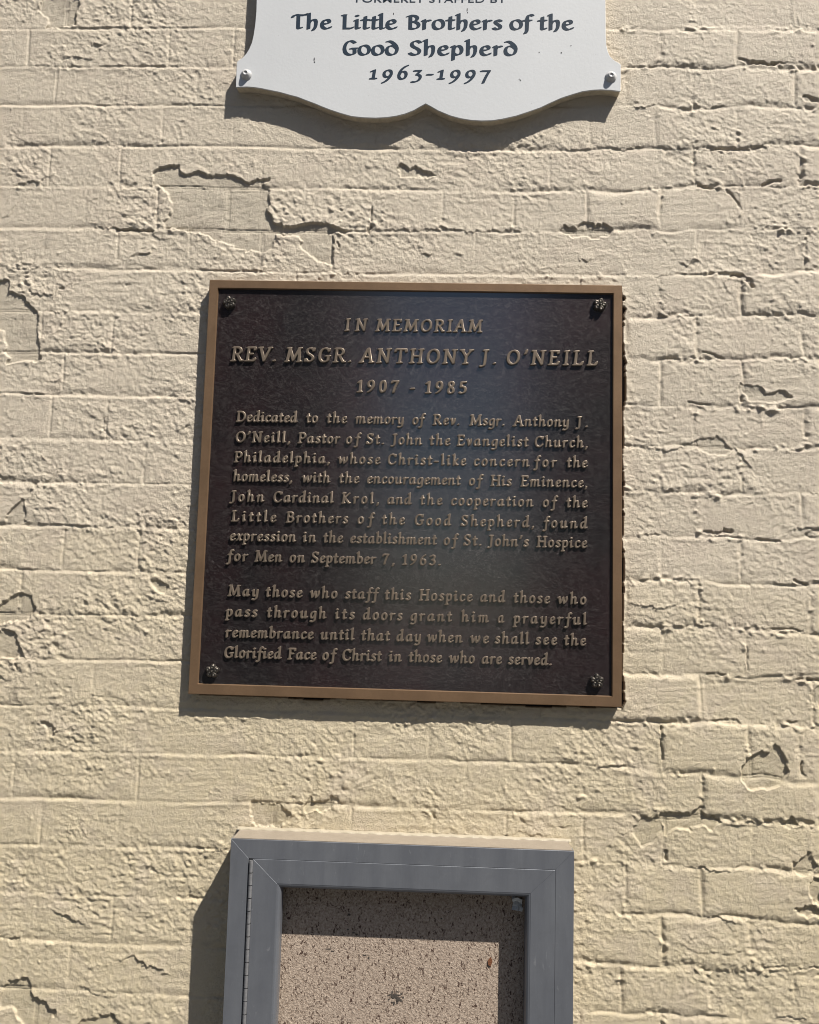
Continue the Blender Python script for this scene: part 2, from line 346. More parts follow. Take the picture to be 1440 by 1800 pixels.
# lifted edges: paint above the line has sprung away and overhangs what is below
LIFT=[([(156,70),(162,80),(175,77),(190,74)],3.2),([(98,96),(130,99),(175,103)],2.6),([(24,324),(72,320),(80,312),(97,305)],3.0),
 ([(0,382),(15,380),(24,365),(27,352)],2.4),([(150,402),(185,402),(190,405),(208,402),(240,403),(270,404),(274,414),(290,425)],4.0),
 ([(228,450),(240,447),(258,444),(272,432)],4.2),([(17,472),(48,473),(75,470)],2.8),([(38,512),(60,516),(95,519),(101,508),(112,505),(145,498)],3.0),
 ([(482,391),(500,397),(520,398),(560,391),(596,402),(610,406)],2.4),
 ([(655,405),(668,406),(690,400),(695,405),(740,407),(778,402),(800,405),(840,408),(860,405),(890,407),(905,407),(955,412),(960,405)],3.3),
 ([(735,446),(748,449),(762,447)],4.2),([(1108,189),(1120,190),(1155,186)],3.8),([(1075,261),(1097,263),(1112,259),(1135,257)],3.8),
 ([(1222,183),(1230,190),(1260,188),(1292,187)],3.0),([(1225,262),(1260,261),(1300,258),(1385,258)],2.6),
 ([(1194,462),(1207,467),(1220,453),(1235,463)],3.2),([(1224,479),(1240,482),(1255,477),(1285,480)],3.6),([(1148,484),(1180,483),(1192,480)],2.6),
 ([(1100,786),(1135,787),(1175,790),(1200,790),(1236,789)],3.0),([(1287,786),(1300,795),(1312,806),(1320,822)],4.2),
 ([(1134,939),(1145,942),(1162,940)],4.0),([(1164,864),(1178,861),(1195,866)],3.4),([(1173,1017),(1190,1022),(1236,1028)],3.0),
 ([(1098,1054),(1112,1064),(1150,1066),(1173,1068),(1201,1061)],3.4),([(1220,1097),(1232,1101),(1245,1100)],3.0),
 ([(1028,1342),(1050,1348),(1080,1348),(1107,1347)],3.4),([(1272,1445),(1293,1451),(1320,1444),(1377,1448)],3.6),([(1105,1433),(1130,1434),(1165,1437)],2.6),
 ([(1200,1525),(1230,1527),(1260,1532),(1287,1533)],4.2),([(1230,1611),(1260,1614),(1277,1615),(1300,1625)],3.6),
 ([(1170,1652),(1200,1661),(1227,1677),(1257,1673),(1290,1678),(1310,1664),(1333,1670),(1353,1690)],1.7),
 ([(210,1688),(225,1686),(237,1683),(267,1703),(285,1709),(302,1716)],4.4),([(342,1488),(360,1493),(385,1495),(405,1494)],4.0),
 ([(330,1574),(345,1577),(357,1577)],3.8),([(133,1735),(150,1742),(187,1747)],3.4),([(90,1598),(110,1609),(130,1619),(150,1627)],3.4),
 ([(312,755),(320,749),(337,747)],3.4),([(68,797),(76,805),(83,808)],3.2),([(85,544),(105,546),(128,546)],3.6),
 ([(88,673),(100,671),(112,668)],3.0),([(35,690),(60,692),(84,692)],3.4),([(30,1000),(45,1003),(65,1000)],3.6),
 ([(196,1542),(215,1539),(232,1543)],1.8),([(238,1541),(255,1544),(275,1541)],1.8),([(0,1647),(25,1651),(45,1653)],3.0),
 ([(50,919),(110,921),(175,926)],1.8),([(1360,1785),(1385,1790),(1420,1792)],3.6),([(1303,1100),(1340,1107),(1365,1104)],2.4),
 ([(1350,1025),(1380,1030),(1440,1022)],2.6),([(1380,935),(1400,931),(1440,926)],3.2),([(1420,872),(1446,866)],3.0),
 ([(1270,1268),(1290,1266),(1310,1272)],2.8),([(1228,1372),(1240,1380)],2.),([(1088,1463),(1097,1469),(1104,1463)],3.4),
 ([(985,1452),(992,1457),(1000,1450)],2.6),([(905,1462),(925,1466),(970,1468)],2.4),([(742,1425),(756,1438)],2.2),([(1013,456),(1024,460),(1043,457)],2.8),
 ([(802,446),(808,449),(818,447)],2.2),([(384,478),(420,476),(450,474),(475,481),(520,480)],2.2),([(585,478),(615,482),(645,486)],2.6),
 ([(405,1290),(450,1283),(500,1291),(535,1290)],1.5),([(50,51),(110,50),(200,48),(380,48)],1.4),([(75,115),(140,117),(230,115)],1.8),([(245,115),(290,113),(320,117)],1.8),
 ([(250,186),(300,184),(370,185)],1.8),([(205,252),(280,256),(350,253)],1.4),([(290,330),(350,334),(470,336)],1.2)]
# open slots in the joints
SLOT=[([(1303,104),(1320,109),(1340,110),(1362,112)],3.6,6),([(1362,112),(1410,111)],2.2,3),([(1413,173),(1446,177)],4.5,6),([(1340,325),(1358,319),(1372,317)],3.4,5),
 ([(1290,484),(1306,487),(1317,494),(1322,503)],5.0,6.5),([(1240,935),(1256,937),(1286,935)],2.4,4),([(1275,932),(1286,934)],4.,5),([(1330,949),(1370,951)],2.2,3.5),([(1302,681),(1303,703)],3.5,4),
 ([(1420,940),(1446,930)],5,4),([(1165,630),(1200,632)],1.6,3),([(1235,620),(1275,629)],2.,3.2),([(1210,709),(1250,711)],2.2,3.6),([(1170,1495),(1171,1512)],2.6,5),([(1163,1280),(1164,1335)],1.8,3.5),
 ([(1360,1105),(1410,1108)],2.0,3.6),([(1245,1184),(1275,1187)],2.2,4),([(1400,1193),(1446,1196)],2.5,4),([(1385,1270),(1400,1272)],2,3),([(1256,1266),(1290,1266)],2,3.6),
 ([(1409,1340),(1408,1355),(1415,1368)],2.4,4),([(1340,1700),(1440,1702)],1.8,3),([(1312,1137),(1315,1178)],1.8,3),([(1226,180),(1230,188)],2,3),([(653,365),(652,385)],2.4,4.5),([(652,395),(648,408)],3.0,5),
 ([(594,425),(596,432)],2.4,5),([(755,1425),(762,1437)],3.0,3),([(540,1370),(543,1371)],2.4,4),([(183,735),(184,758)],1.6,2.6),([(13,1366),(15,1382)],2.0,1.6),([(27,1170),(28,1178)],3,4),([(1395,1020),(1420,1030)],2.2,4),
 ([(1228,325),(1262,334)],2.2,3),([(1280,334),(1290,345),(1305,368)],2.4,3.4),([(1225,262),(1240,266),(1270,263)],1.8,3),([(205,404),(268,405)],2.6,4.5),([(101,504),(110,506)],4.5,4.)]
for q in range(340):          # many more small chips and blisters, denser where the wall is weathered
    x=random.uniform(-20,1460); y=random.uniform(-20,1820)
    if x<330 and random.random()<.45: continue
    if 380<x<1010 and y<230: continue
    L=random.uniform(4,17); a=random.gauss(-.05,.3); pts=[]
    for s in range(4):
        pts.append((x+L*s/3*math.cos(a)+random.uniform(-1.2,1.2), y-L*s/3*math.sin(a)+random.uniform(-2.2,2.2)))
    LIFT.append((pts,random.uniform(.8,2.1)))
for q in range(85):         # hairline cracks in the paint film
    x=random.uniform(0,1440); y=random.uniform(0,1800)
    if 360<x<1100 and 480<y<1250: continue
    if 380<x<1020 and (y<240 or y>1450): continue
    a=random.gauss(-.15,.6); pts=[(x,y)]
    for s_ in range(random.randint(4,9)):
        a+=random.gauss(0,.7); a=max(-1.3,min(1.3,a)); l=random.uniform(3,8); x+=l*math.cos(a); y-=l*math.sin(a); pts.append((x,y))
    LIFT.append((pts,random.uniform(.7,1.9)))
wx,wy=gn(6,6),gn(6,6); wx2,wy2=gn(2.6,2.6),gn(2.6,2.6)
wx3,wy3=gn(1.5,1.5),gn(1.5,1.5)
UE=UU+1.2*wx+1.2*wx2+.7*wx3; VE=VV+1.2*wy+1.2*wy2+.7*wy3
def win(a,b,pad):
    i0=max(0,int((b.min()-pad-v0)/G)); i1=min(NV,int((b.max()+pad-v0)/G)+2)
    j0=max(0,int((a.min()-pad-u0)/G)); j1=min(NU,int((a.max()+pad-u0)/G)+2)
    return (slice(i0,i1),slice(j0,j1)) if i1>i0 and j1>j0 else None
def segdist(X,Y,a,b,closed=False):
    """distance to polyline, side (sign of cross at nearest), and parameter 0..1"""
    best=np.full(X.shape,1e18); side=np.zeros(X.shape); par=np.zeros(X.shape)
    n=len(a); L=np.hypot(np.diff(a),np.diff(b)); tot=L.sum() if not closed else 1; acc=0
    for i in range(n if closed else n-1):
        j=(i+1)%n; dx,dy=a[j]-a[i],b[j]-b[i]; l2=dx*dx+dy*dy+1e-9
        t=np.clip(((X-a[i])*dx+(Y-b[i])*dy)/l2,0,1); ex=X-a[i]-t*dx; ey=Y-b[i]-t*dy; d=ex*ex+ey*ey
        m=d<best; best[m]=d[m]; side[m]=np.sign(dx*ey-dy*ex)[m]
        if not closed: par[m]=((acc+t*L[i])/tot)[m]; acc+=L[i]
    return np.sqrt(best),side,par
def inside(X,Y,a,b):
    r=np.zeros(X.shape,bool); n=len(a)
    for i in range(n):
        j=(i-1)%n
        c=((b[i]>Y)!=(b[j]>Y))&(X<(a[j]-a[i])*(Y-b[i])/(b[j]-b[i]+1e-12)+a[i]); r^=c
    return r
bare=np.zeros((NV,NU)); lip=np.zeros((NV,NU)); thick=2.7; Tp=np.full((NV,NU),thick)
lipn=.55+.6*np.clip(gn(12,12),-1,1.4)
for pl in PEEL:
    a,b=wp([p[0] for p in pl],[p[1] for p in pl]); w_=win(a,b,26)
    if w_ is None: continue
    X,Y=UE[w_],VE[w_]; d,_,_=segdist(X,Y,a,b,True); ins=inside(X,Y,a,b)
    sd=np.where(ins,d,-d); bare[w_]=np.maximum(bare[w_],np.clip(sd/1.6+.5,0,1))
    big_=min(1.0,math.sqrt((a.max()-a.min())*(b.max()-b.min()))/75.0); tp=1.7+1.1*big_
    lip[w_]=np.maximum(lip[w_],np.where(ins,0,np.exp(-d/6.0))*lipn[w_]*(.35+.65*big_))
    z=Tp[w_]; z[sd>-8]=np.minimum(z[sd>-8],tp)
fine=.16*gn(2.2,1.8)+.30*gn(9,5)+.12*np.maximum(gn(2.6,2.2)-1.2,0)*3
groove=np.exp(-((dh-2.0)/1.0)**2)*1.7+np.exp(-((dv-1.9)/1.0)**2)*1.5     # struck joints show crisp where the coat has gone
H_bare=H*.5+fine-groove*.9-.2+(thick-Tp)
H_full=H-joint+H_tex+thick+lip*.9
H=np.where(bare>.999,H_bare,H_full*(1-bare)+H_bare*bare)
grime_shade=np.zeros((NV,NU))
for pts,hh in LIFT:
    a,b=wp([p[0] for p in pts],[p[1] for p in pts])
    if a[-1]<a[0]: a,b=a[::-1],b[::-1]
    w_=win(a,b,34)
    if w_ is None: continue
    big=hh>2.2; k=1.0 if big else .45
    X=UU[w_]+(UE-UU)[w_]*k; Y=VV[w_]+(VE-VV)[w_]*k; d,sd,t=segdist(X,Y,a,b)
    ends=np.clip(np.sin(np.clip(t,0.0,1)*math.pi),0,1)**.5
    reach=9.0 if big else 5.0
    up_=(sd>0)|((t<=0)|(t>=1))&False
    H[w_]+=np.where(up_,hh*(.50 if big else .5)*np.exp(-(d/reach)**1.3)*ends,-hh*.20*np.exp(-d/3.5)*ends)
slotn=gn(5,4)
for pts,ww,dd in SLOT:
    a,b=wp([p[0] for p in pts],[p[1] for p in pts]); w_=win(a,b,16)
    if w_ is None: continue
    d,_,_=segdist(UE[w_]*.6+UU[w_]*.4,VE[w_]*.6+VV[w_]*.4,np.atleast_1d(a),np.atleast_1d(b))
    s=1-sstep(ww*.55,ww*1.05,d); H[w_]-=dd*.75*s*(.45+.55*sstep(-1.0,.4,slotn[w_])); grime_shade[w_]=np.maximum(grime_shade[w_],.22*s)  # slots cut into the relief, their shade also painted into the colour
# blobs and dried drips
for q in range(420):
    x,y=random.uniform(u0,u1),random.uniform(v0,v1); r=random.uniform(1.6,3.0); w_=win(np.array([x]),np.array([y]),9)
    if w_ is None: continue
    H[w_]+=random.uniform(.8,2.0)*np.exp(-(((UU[w_]-x)/r)**2+((VV[w_]-y)/r)**2))
# around the plaque: torn caulk line along its right, dark strip along its lower edge
PLQ=[wp(x,y,17.5) for x,y in ((369,493),(1095,500),(1092,1243),(330,1220))]
pu0=(PLQ[0][0]+PLQ[3][0])/2; pu1=(PLQ[1][0]+PLQ[2][0])/2; pv1=(PLQ[0][1]+PLQ[1][1])/2; pv0=(PLQ[2][1]+PLQ[3][1])/2
w_n=gn(5,16); w_n2=gn(3,3)
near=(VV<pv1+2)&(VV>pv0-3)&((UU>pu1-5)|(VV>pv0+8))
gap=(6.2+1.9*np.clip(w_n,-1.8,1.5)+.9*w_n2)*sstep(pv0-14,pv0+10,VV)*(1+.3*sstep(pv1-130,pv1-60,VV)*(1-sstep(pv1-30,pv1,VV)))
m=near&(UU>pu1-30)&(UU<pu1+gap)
H[m]=-3.5; grime_shade[m]=1.0
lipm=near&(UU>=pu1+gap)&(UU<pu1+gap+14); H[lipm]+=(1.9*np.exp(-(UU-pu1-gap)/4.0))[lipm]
gb=(2.4+1.3*np.clip(gn(14,4),-1.5,2)); m=(UU>pu0+2)&(UU<pu1+3)&(VV<pv0+20)&(VV>pv0-gb); H[m]=-1.5; grime_shade[m]=1.0
H-=np.median(H)
H=np.clip(H,-8,9.5)
grime_shade=np.maximum(grime_shade,.16*right*np.clip(joint/3.2,0,1)*sstep(-.2,1.2,gn(30,12)))
grime_shade=np.maximum(grime_shade,.3*sstep(1.9,2.6,gn(14,9))*np.exp(-(dj/10)**2))
bl_=np.interp(us,*wp([0,330,1130,1440],[926,929,1010,1040]))
tone=.22*sstep(-18,18,bl_[None,:]-VV+6*gn(40,16))+.78*sstep(330,-420,VV+40*gn(150,90))
# vertices
NX=-(np.gradient(H,G,axis=1)); NZ=-(np.gradient(H,G,axis=0))
nrm=np.stack([NX,-np.ones_like(H),NZ],-1).reshape(-1,3); nrm/=np.linalg.norm(nrm,axis=1)[:,None]
pos=np.stack([UU*U,-H*U,VV*U],-1).reshape(-1,3).astype(np.float32)
wear_shade=np.stack([np.clip(tone,0,1),bare,grime_shade,np.ones_like(H)],-1).reshape(-1,4).astype(np.float32)
# labels per quad
q_dj_m=(g_h>.45)|(g_v>.45)
lab=np.where(q_dj_m,-1,brick)[:-1,:-1].copy()
hide=np.zeros((NV,NU),bool)                     # nothing is built where plaque, sign or case cover the wall
hide|=(UU>pu0+26)&(UU<pu1-26)&(VV>pv0+26)&(VV<pv1-40)
su0,_=wp(455,60,21); su1,_=wp(1060,60,21); _,sv0=wp(740,150,21)
hide|=(UU>su0+30)&(UU<su1-20)&(VV>sv0+10)
cu0,_=wp(425,1500,30); cu1,_=wp(1000,1500,30); _,cv1=wp(700,1490,30)
hide|=(UU>cu0+20)&(UU<cu1-30)&(VV<cv1-30)
lab[hide[:-1,:-1]]=-2
idx=np.arange(NU*NV).reshape(NV,NU)
quads=np.stack([idx[:-1,:-1],idx[:-1,1:],idx[1:,1:],idx[1:,:-1]],-1).reshape(-1,4)
lab=lab.reshape(-1)
wall=empty('brick_wall',P3(0,0,0))
tag(wall,'cream painted brick wall with peeling paint behind the bronze plaque and the signs','wall')
order=np.argsort(lab,kind='stable'); sl=lab[order]; st=np.flatnonzero(np.r_[True,sl[1:]!=sl[:-1]]); en=np.r_[st[1:],len(sl)]
def patch(name,qs):
    vi,inv=np.unique(qs,return_inverse=True); inv=inv.reshape(-1,4)
    me=bpy.data.meshes.new(name); me.vertices.add(len(vi)); me.vertices.foreach_set('co',pos[vi].ravel())
    me.loops.add(inv.size); me.loops.foreach_set('vertex_index',inv.ravel().astype(np.int32))
    me.polygons.add(len(inv)); me.polygons.foreach_set('loop_start',np.arange(0,inv.size,4,dtype=np.int32))
    me.polygons.foreach_set('use_smooth',np.ones(len(inv),bool)); me.update(calc_edges=True)
    at=me.attributes.new('wear_shade','FLOAT_COLOR','POINT'); at.data.foreach_set('color',wear_shade[vi].ravel())
    me.normals_split_custom_set_from_vertices(nrm[vi].tolist())
    return link(name,me,M_PAINT,wall)
for a_,b_ in zip(st,en):
    L_=sl[a_]
    if L_==-2 or b_-a_<12: continue
    if L_==-1: tag(patch('mortar',quads[order[a_:b_]]),kind='stuff')
    else: patch('brick',quads[order[a_:b_]])
# the wall beyond the photograph's edge: plain courses, one joined part
def side_bricks():
    vs_,fs=[],[]
    def quadbox(a,b,c,d,h):
        k=len(vs_); e=2.5
        for (uu,vv,hh) in ((a,c,-.5),(b,c,-.5),(b,d,-.5),(a,d,-.5),(a+e,c+e,h),(b-e,c+e,h),(b-e,d-e,h),(a+e,d-e,h)): vs_.append((uu*U,-hh*U,vv*U))
        fs.extend([(k,k+1,k+5,k+4),(k+1,k+2,k+6,k+5),(k+2,k+3,k+7,k+6),(k+3,k,k+4,k+7),(k+4,k+5,k+6,k+7)])
    ub,ut=us[-1],vs[-1]
    R_=random.Random(9); row=0; v=-1788.0
    while v<2600:
        vt=v+79; x=-2900+(row%2)*126
        while x<2900:
            x2=x+(252 if R_.random()<.7 else 126)
            h=2.6+R_.uniform(-.6,.9)
            segs=[(x,x2)]
            if vt>v0 and v<ut:
                segs=[]
                lo,hi=u0,ub
                if v<v0 or vt>ut: segs=[(x,x2)] if (x2<=lo or x>=hi) else []
                else:
                    if x<lo: segs.append((x,min(x2,lo)))
                    if x2>hi: segs.append((max(x,hi),x2))
            for s0,s1 in segs:
                if s1-s0>12: quadbox(s0+1,s1-1,v+1,vt-1,h)
            x=x2
        v=vt; row+=1
    # backing sheet of mortar with a window for the detailed part, plus the strips above and below it
    def sheet(a,b,c,d,h=.9):
        k=len(vs_); 
        for (uu,vv) in ((a,c),(b,c),(b,d),(a,d)): vs_.append((uu*U,-h*U,vv*U))
        fs.append((k,k+1,k+2,k+3))
    sheet(-2900,u0,-1788,2600); sheet(ub,2900,-1788,2600); sheet(u0,ub,ut,2600); sheet(u0,ub,-1788,v0)
    me=bpy.data.meshes.new('outer_brickwork'); me.from_pydata(vs_,[],fs); me.update()
    at=me.attributes.new('wear_shade','FLOAT_COLOR','POINT'); z=np.array(vs_)[:,2]/U
    w=np.zeros((len(vs_),4),np.float32); w[:,0]=np.clip(.5-z/60,0,.95); w[:,3]=1; at.data.foreach_set('color',w.ravel())
    o=link('outer_brickwork',me,M_PAINT,wall); tag(o,kind='stuff')
side_bricks()

# ------------------------------------------------------------------ pavement in front of the wall (bounces light up)
M_CONC=plain('pale_concrete_pavement',(.075,.078,.082),.9,0,3,.8,.0)
M_OPP=plain('unseen_dark_brick',(.09,.07,.06),.9,0,2,.7,.0)
GZ=-1788*U
gm=bpy.data.meshes.new('pavement'); gm.from_pydata([(-60,-60,GZ),(60,-60,GZ),(60,0.02,GZ),(-60,0.02,GZ)],[],[(0,1,2,3)]); gm.update()
tag(link('pavement',gm,M_CONC),kind='structure')
# unseen far-side terraces added to block low sky; gap shaped for the bronze sheen
mb=MB(); k_=1/U
for a_,b_ in ((-40,-1.6),(1.9,40)):
    mb.box(a_*k_,b_*k_,GZ*k_,7.5*k_,12*k_,20*k_)
    x=a_+1.2
    while x<b_-1.6:
        for z in (-.4,2.6,5.2): mb.box(x*k_,(x+1.0)*k_,z*k_,(z+1.6)*k_,11.9*k_,11.99*k_)
        x+=2.6
tag(mb.build('unseen_terrace',M_OPP),kind='structure')

# ------------------------------------------------------------------ lettering: pen strokes swept into outlines
def path(s):
    out=[]; tk=s.split(); i=0; cur=None; x=y=0
    def num():
        nonlocal i; r=float(tk[i]); i+=1; return r
    while i<len(tk):
        c=tk[i]; i+=1
        if c=='M': x,y=num(),num(); cur=[(x,y)]; out.append(cur)
        elif c=='L': x,y=num(),num(); cur.append((x,y))
        elif c=='C':
            a,b,c2,d,e,f=[num() for _ in range(6)]
            for k in range(1,11):
                t=k/10; q=1-t
                cur.append((q**3*x+3*q*q*t*a+3*q*t*t*c2+t**3*e, q**3*y+3*q*q*t*b+3*q*t*t*d+t**3*f))
            x,y=e,f
        elif c=='S':   # serif: x y half-length
            sx,sy,hl=num(),num(),num(); out.append([(sx-hl,sy),(sx+hl,sy)])
    return out
BOWL='C .62 .5 .5 .15 .32 .04'
GL={
'a':('M .62 .93 C .34 1.08 .06 .82 .06 .42 C .06 .04 .22 -.02 .32 .04 C .5 .14 .6 .5 .62 .93 L .6 .16 C .6 0 .7 0 .82 .12',.86),
'b':('M -.02 1.6 L .12 1.72 L .12 .1 C .3 -.05 .62 0 .64 .45 C .66 .9 .45 1.02 .32 .96 C .2 .9 .14 .75 .12 .6',.74),
'c':('M .58 .84 C .5 1.02 .3 1.02 .18 .85 C .02 .62 .04 .02 .32 .02 C .44 .02 .54 .1 .6 .2',.64),
'd':('M .58 .93 C .32 1.06 .06 .82 .06 .42 C .06 .04 .22 -.02 .32 .04 C .5 .14 .6 .5 .62 .9 M .48 1.6 L .64 1.72 L .62 .16 C .62 0 .72 0 .84 .12',.88),
'e':('M .12 .44 C .35 .46 .56 .6 .54 .8 C .52 1.02 .3 1.02 .18 .85 C .02 .62 .04 .02 .32 .02 C .44 .02 .54 .1 .6 .2',.64),
'f':('M .64 1.56 C .52 1.74 .34 1.7 .32 1.35 L .24 -.3 C .22 -.52 .08 -.58 -.06 -.46 M .06 .95 L .54 .95',.54),
'g':('M .62 .93 C .34 1.08 .06 .82 .06 .42 C .06 .04 .22 -.02 .32 .04 C .5 .14 .6 .5 .62 .93 L .6 -.2 C .58 -.52 .3 -.6 .04 -.46',.72),
'h':('M -.02 1.6 L .12 1.72 L .12 0 M .12 .6 C .2 .85 .4 1 .5 .98 C .62 .96 .62 .8 .6 .66 L .6 .14 C .6 0 .7 0 .82 .12',.86),
'i':('M -.02 .86 L .12 .98 L .12 .14 C .12 0 .22 0 .34 .12 M .08 1.44 L .18 1.38',.38),
'k':('M -.02 1.6 L .12 1.72 L .12 0 M .58 .96 L .2 .5 M .2 .52 L .56 .04 L .7 .08',.70),
'l':('M -.02 1.6 L .12 1.72 L .12 .14 C .12 0 .22 0 .34 .12',.38),
'm':('M -.02 .86 L .12 .98 L .12 0 M .12 .6 C .2 .85 .36 1 .46 .98 C .58 .96 .56 .8 .56 .66 L .56 0 M .56 .6 C .64 .85 .8 1 .9 .98 C 1.02 .96 1 .8 1 .66 L 1 .14 C 1 0 1.1 0 1.22 .12',1.26),
'n':('M -.02 .86 L .12 .98 L .12 0 M .12 .6 C .2 .85 .4 1 .5 .98 C .62 .96 .62 .8 .6 .66 L .6 .14 C .6 0 .7 0 .82 .12',.86),
'o':('M .34 .99 C .1 .97 .05 .65 .06 .4 C .08 .1 .2 .01 .33 .01 C .58 .03 .64 .4 .62 .6 C .6 .85 .5 .99 .34 .99',.72),
'p':('M -.02 .86 L .12 .98 L .10 -.56 M .12 .1 C .3 -.05 .62 0 .64 .45 C .66 .9 .45 1.02 .32 .96 C .2 .9 .14 .75 .12 .6 S .12 -.56 .14',.74),
'r':('M -.02 .86 L .12 .98 L .12 0 M .12 .6 C .2 .85 .34 1 .54 .92',.58),
's':('M .5 .86 C .42 1.02 .14 1.04 .12 .8 C .1 .56 .5 .5 .48 .22 C .46 -.04 .14 -.04 .02 .16',.56),
't':('M .2 1.34 L .18 .16 C .18 0 .3 -.02 .44 .12 M .0 .95 L .44 .95',.48),
'u':('M -.02 .86 L .12 .98 L .12 .3 C .12 .05 .25 -.02 .35 .03 C .5 .08 .6 .3 .62 .5 M .62 .98 L .62 .14 C .62 0 .72 0 .84 .12',.88),
'v':('M 0 .88 L .12 .98 L .26 .04 C .45 .2 .58 .6 .5 .96',.62),
'w':('M 0 .88 L .12 .98 L .28 .05 L .64 .92 M .62 .92 L .78 .04 C 1.0 .2 1.16 .6 1.06 .96',1.18),
'x':('M .02 .9 L .14 .98 L .46 .03 L .6 .1 M .6 .95 L .02 .04',.64),
'y':('M -.02 .86 L .12 .98 L .12 .3 C .12 .05 .25 -.02 .35 .03 C .5 .08 .6 .3 .62 .5 M .62 .98 L .6 -.15 C .56 -.5 .3 -.58 .04 -.46',.74),
'A':('M .06 0 L .56 1.58 L .64 1.58 L 1.02 0 M .26 .58 L .86 .58 S .06 0 .15 S 1.04 0 .17',1.18),
'B':('M .2 1.55 L .2 .02 L .5 .02 C 1.02 0 1.02 .84 .5 .84 L .24 .84 M .5 .84 C .88 .86 .92 1.55 .48 1.55 L .08 1.55 S .14 0 .1',.98),
'C':('M 1.02 1.22 C .94 1.5 .72 1.58 .56 1.56 C .02 1.5 -.04 0 .6 0 C .82 0 .96 .12 1.04 .34 M 1.02 1.5 L 1.02 1.22',1.12),
'D':('M .2 1.55 L .2 .02 L .5 .02 C 1.26 .04 1.26 1.52 .5 1.55 L .06 1.55 S .14 .01 .1',1.22),
'E':('M .2 1.55 L .2 .02 L .82 .02 L .9 .3 M .06 1.55 L .8 1.55 L .82 1.3 M .2 .82 L .62 .82 S .14 .01 .1',.96),
'F':('M .2 1.55 L .2 0 M .06 1.55 L .8 1.55 L .82 1.28 M .2 .8 L .62 .8 S .2 0 .17',.86),
'G':('M 1.0 1.24 C .92 1.5 .72 1.58 .56 1.56 C .02 1.5 -.04 0 .6 0 C .8 0 .94 .08 1.0 .18 L 1.0 .66 M 1.0 1.5 L 1.0 1.24 S .96 .68 .17',1.20),
'H':('M .2 1.55 L .2 0 M 1.0 1.55 L 1.0 0 M .2 .8 L 1.0 .8 S .2 0 .16 S 1.0 0 .16 S .2 1.55 .16 S 1.0 1.55 .16',1.22),
'I':('M .22 1.55 L .22 0 S .22 0 .17 S .22 1.55 .17',.48),
'J':('M .34 1.55 L .34 .1 C .32 -.3 .1 -.36 -.06 -.26 S .32 1.55 .19',.60),
'K':('M .2 1.55 L .2 0 M .9 1.52 L .26 .8 M .36 .86 L .92 .02 L 1.1 .02 S .2 0 .16 S .2 1.55 .16',1.08),
'L':('M .2 1.55 L .2 .02 L .78 .02 L .86 .32 S .2 1.55 .17 S .14 .01 .1',.92),
'M':('M .14 0 L .26 1.54 L .72 .12 L 1.2 1.54 L 1.3 0 S .14 0 .14 S 1.3 0 .16 S .2 1.55 .14 S 1.26 1.55 .12',1.50),
'N':('M .18 0 L .18 1.5 L 1.0 .02 L 1.0 1.55 S .18 0 .15 S .12 1.55 .13 S 1.0 1.55 .16',1.20),
'O':('M .6 1.56 C -.1 1.54 -.1 .02 .58 0 C 1.28 .02 1.28 1.54 .6 1.56',1.20),
'P':('M .2 1.55 L .2 0 M .06 1.55 L .46 1.55 C 1.0 1.54 .98 .66 .46 .68 L .22 .7 S .2 0 .17',.92),
'R':('M .2 1.55 L .2 0 M .06 1.55 L .46 1.55 C .98 1.54 .96 .76 .46 .78 L .22 .78 M .5 .78 L .92 .02 L 1.08 .02 S .2 0 .16',1.08),
'S':('M .76 1.28 C .7 1.5 .52 1.58 .38 1.56 C .04 1.5 .06 1.02 .34 .86 C .66 .7 .86 .5 .72 .2 C .6 -.04 .22 -.06 .1 .3 M .76 1.52 L .76 1.26 M .08 .3 L .08 .04',.90),
'T':('M .56 1.55 L .56 0 M .04 1.28 L .08 1.55 L 1.04 1.55 L 1.08 1.28 S .56 0 .18',1.12),
'V':('M .1 1.55 L .56 .04 L 1.02 1.55 S .1 1.55 .14 S 1.02 1.55 .14',1.12),
'Y':('M .1 1.55 L .54 .8 L .98 1.55 M .54 .8 L .54 0 S .1 1.55 .14 S .98 1.55 .14 S .54 0 .17',1.06),
'0':('M .4 1.5 C .02 1.48 .02 .02 .4 0 C .78 .02 .78 1.48 .4 1.5',.80),
'1':('M .08 1.22 L .34 1.48 L .34 0 S .32 0 .22',.60),
'3':('M .1 1.3 C .3 1.6 .68 1.5 .64 1.2 C .6 .92 .4 .84 .28 .82 C .5 .82 .72 .66 .68 .38 C .64 .02 .26 -.08 .06 .16',.76),
'5':('M .66 1.48 L .2 1.48 L .16 .84 C .4 .98 .7 .84 .7 .48 C .68 .06 .3 -.1 .06 .12',.78),
'6':('M .64 1.48 C .3 1.34 .08 .9 .1 .45 C .12 .1 .26 0 .42 0 C .8 .04 .8 .84 .42 .84 C .28 .84 .16 .74 .12 .56',.80),
'7':('M .06 1.24 L .1 1.46 L .72 1.46 C .5 1.0 .34 .5 .3 0',.74),
'8':('M .38 .82 C .02 1.0 .08 1.5 .38 1.5 C .7 1.5 .74 1.02 .38 .82 C 0 .6 .02 0 .38 0 C .76 0 .76 .62 .38 .82',.78),
'9':('M .66 .94 C .6 .74 .48 .66 .36 .66 C 0 .68 .02 1.46 .38 1.5 C .54 1.5 .66 1.36 .68 1.05 C .68 .6 .44 .14 .12 0',.80),
'.':('M .1 .06 L .16 .06',.30),',':('M .12 .08 L .15 .04 L .04 -.26',.32),"'":('M .14 1.6 L .16 1.54 L .04 1.2',.30),'-':('M .04 .52 L .46 .52',.56),
}
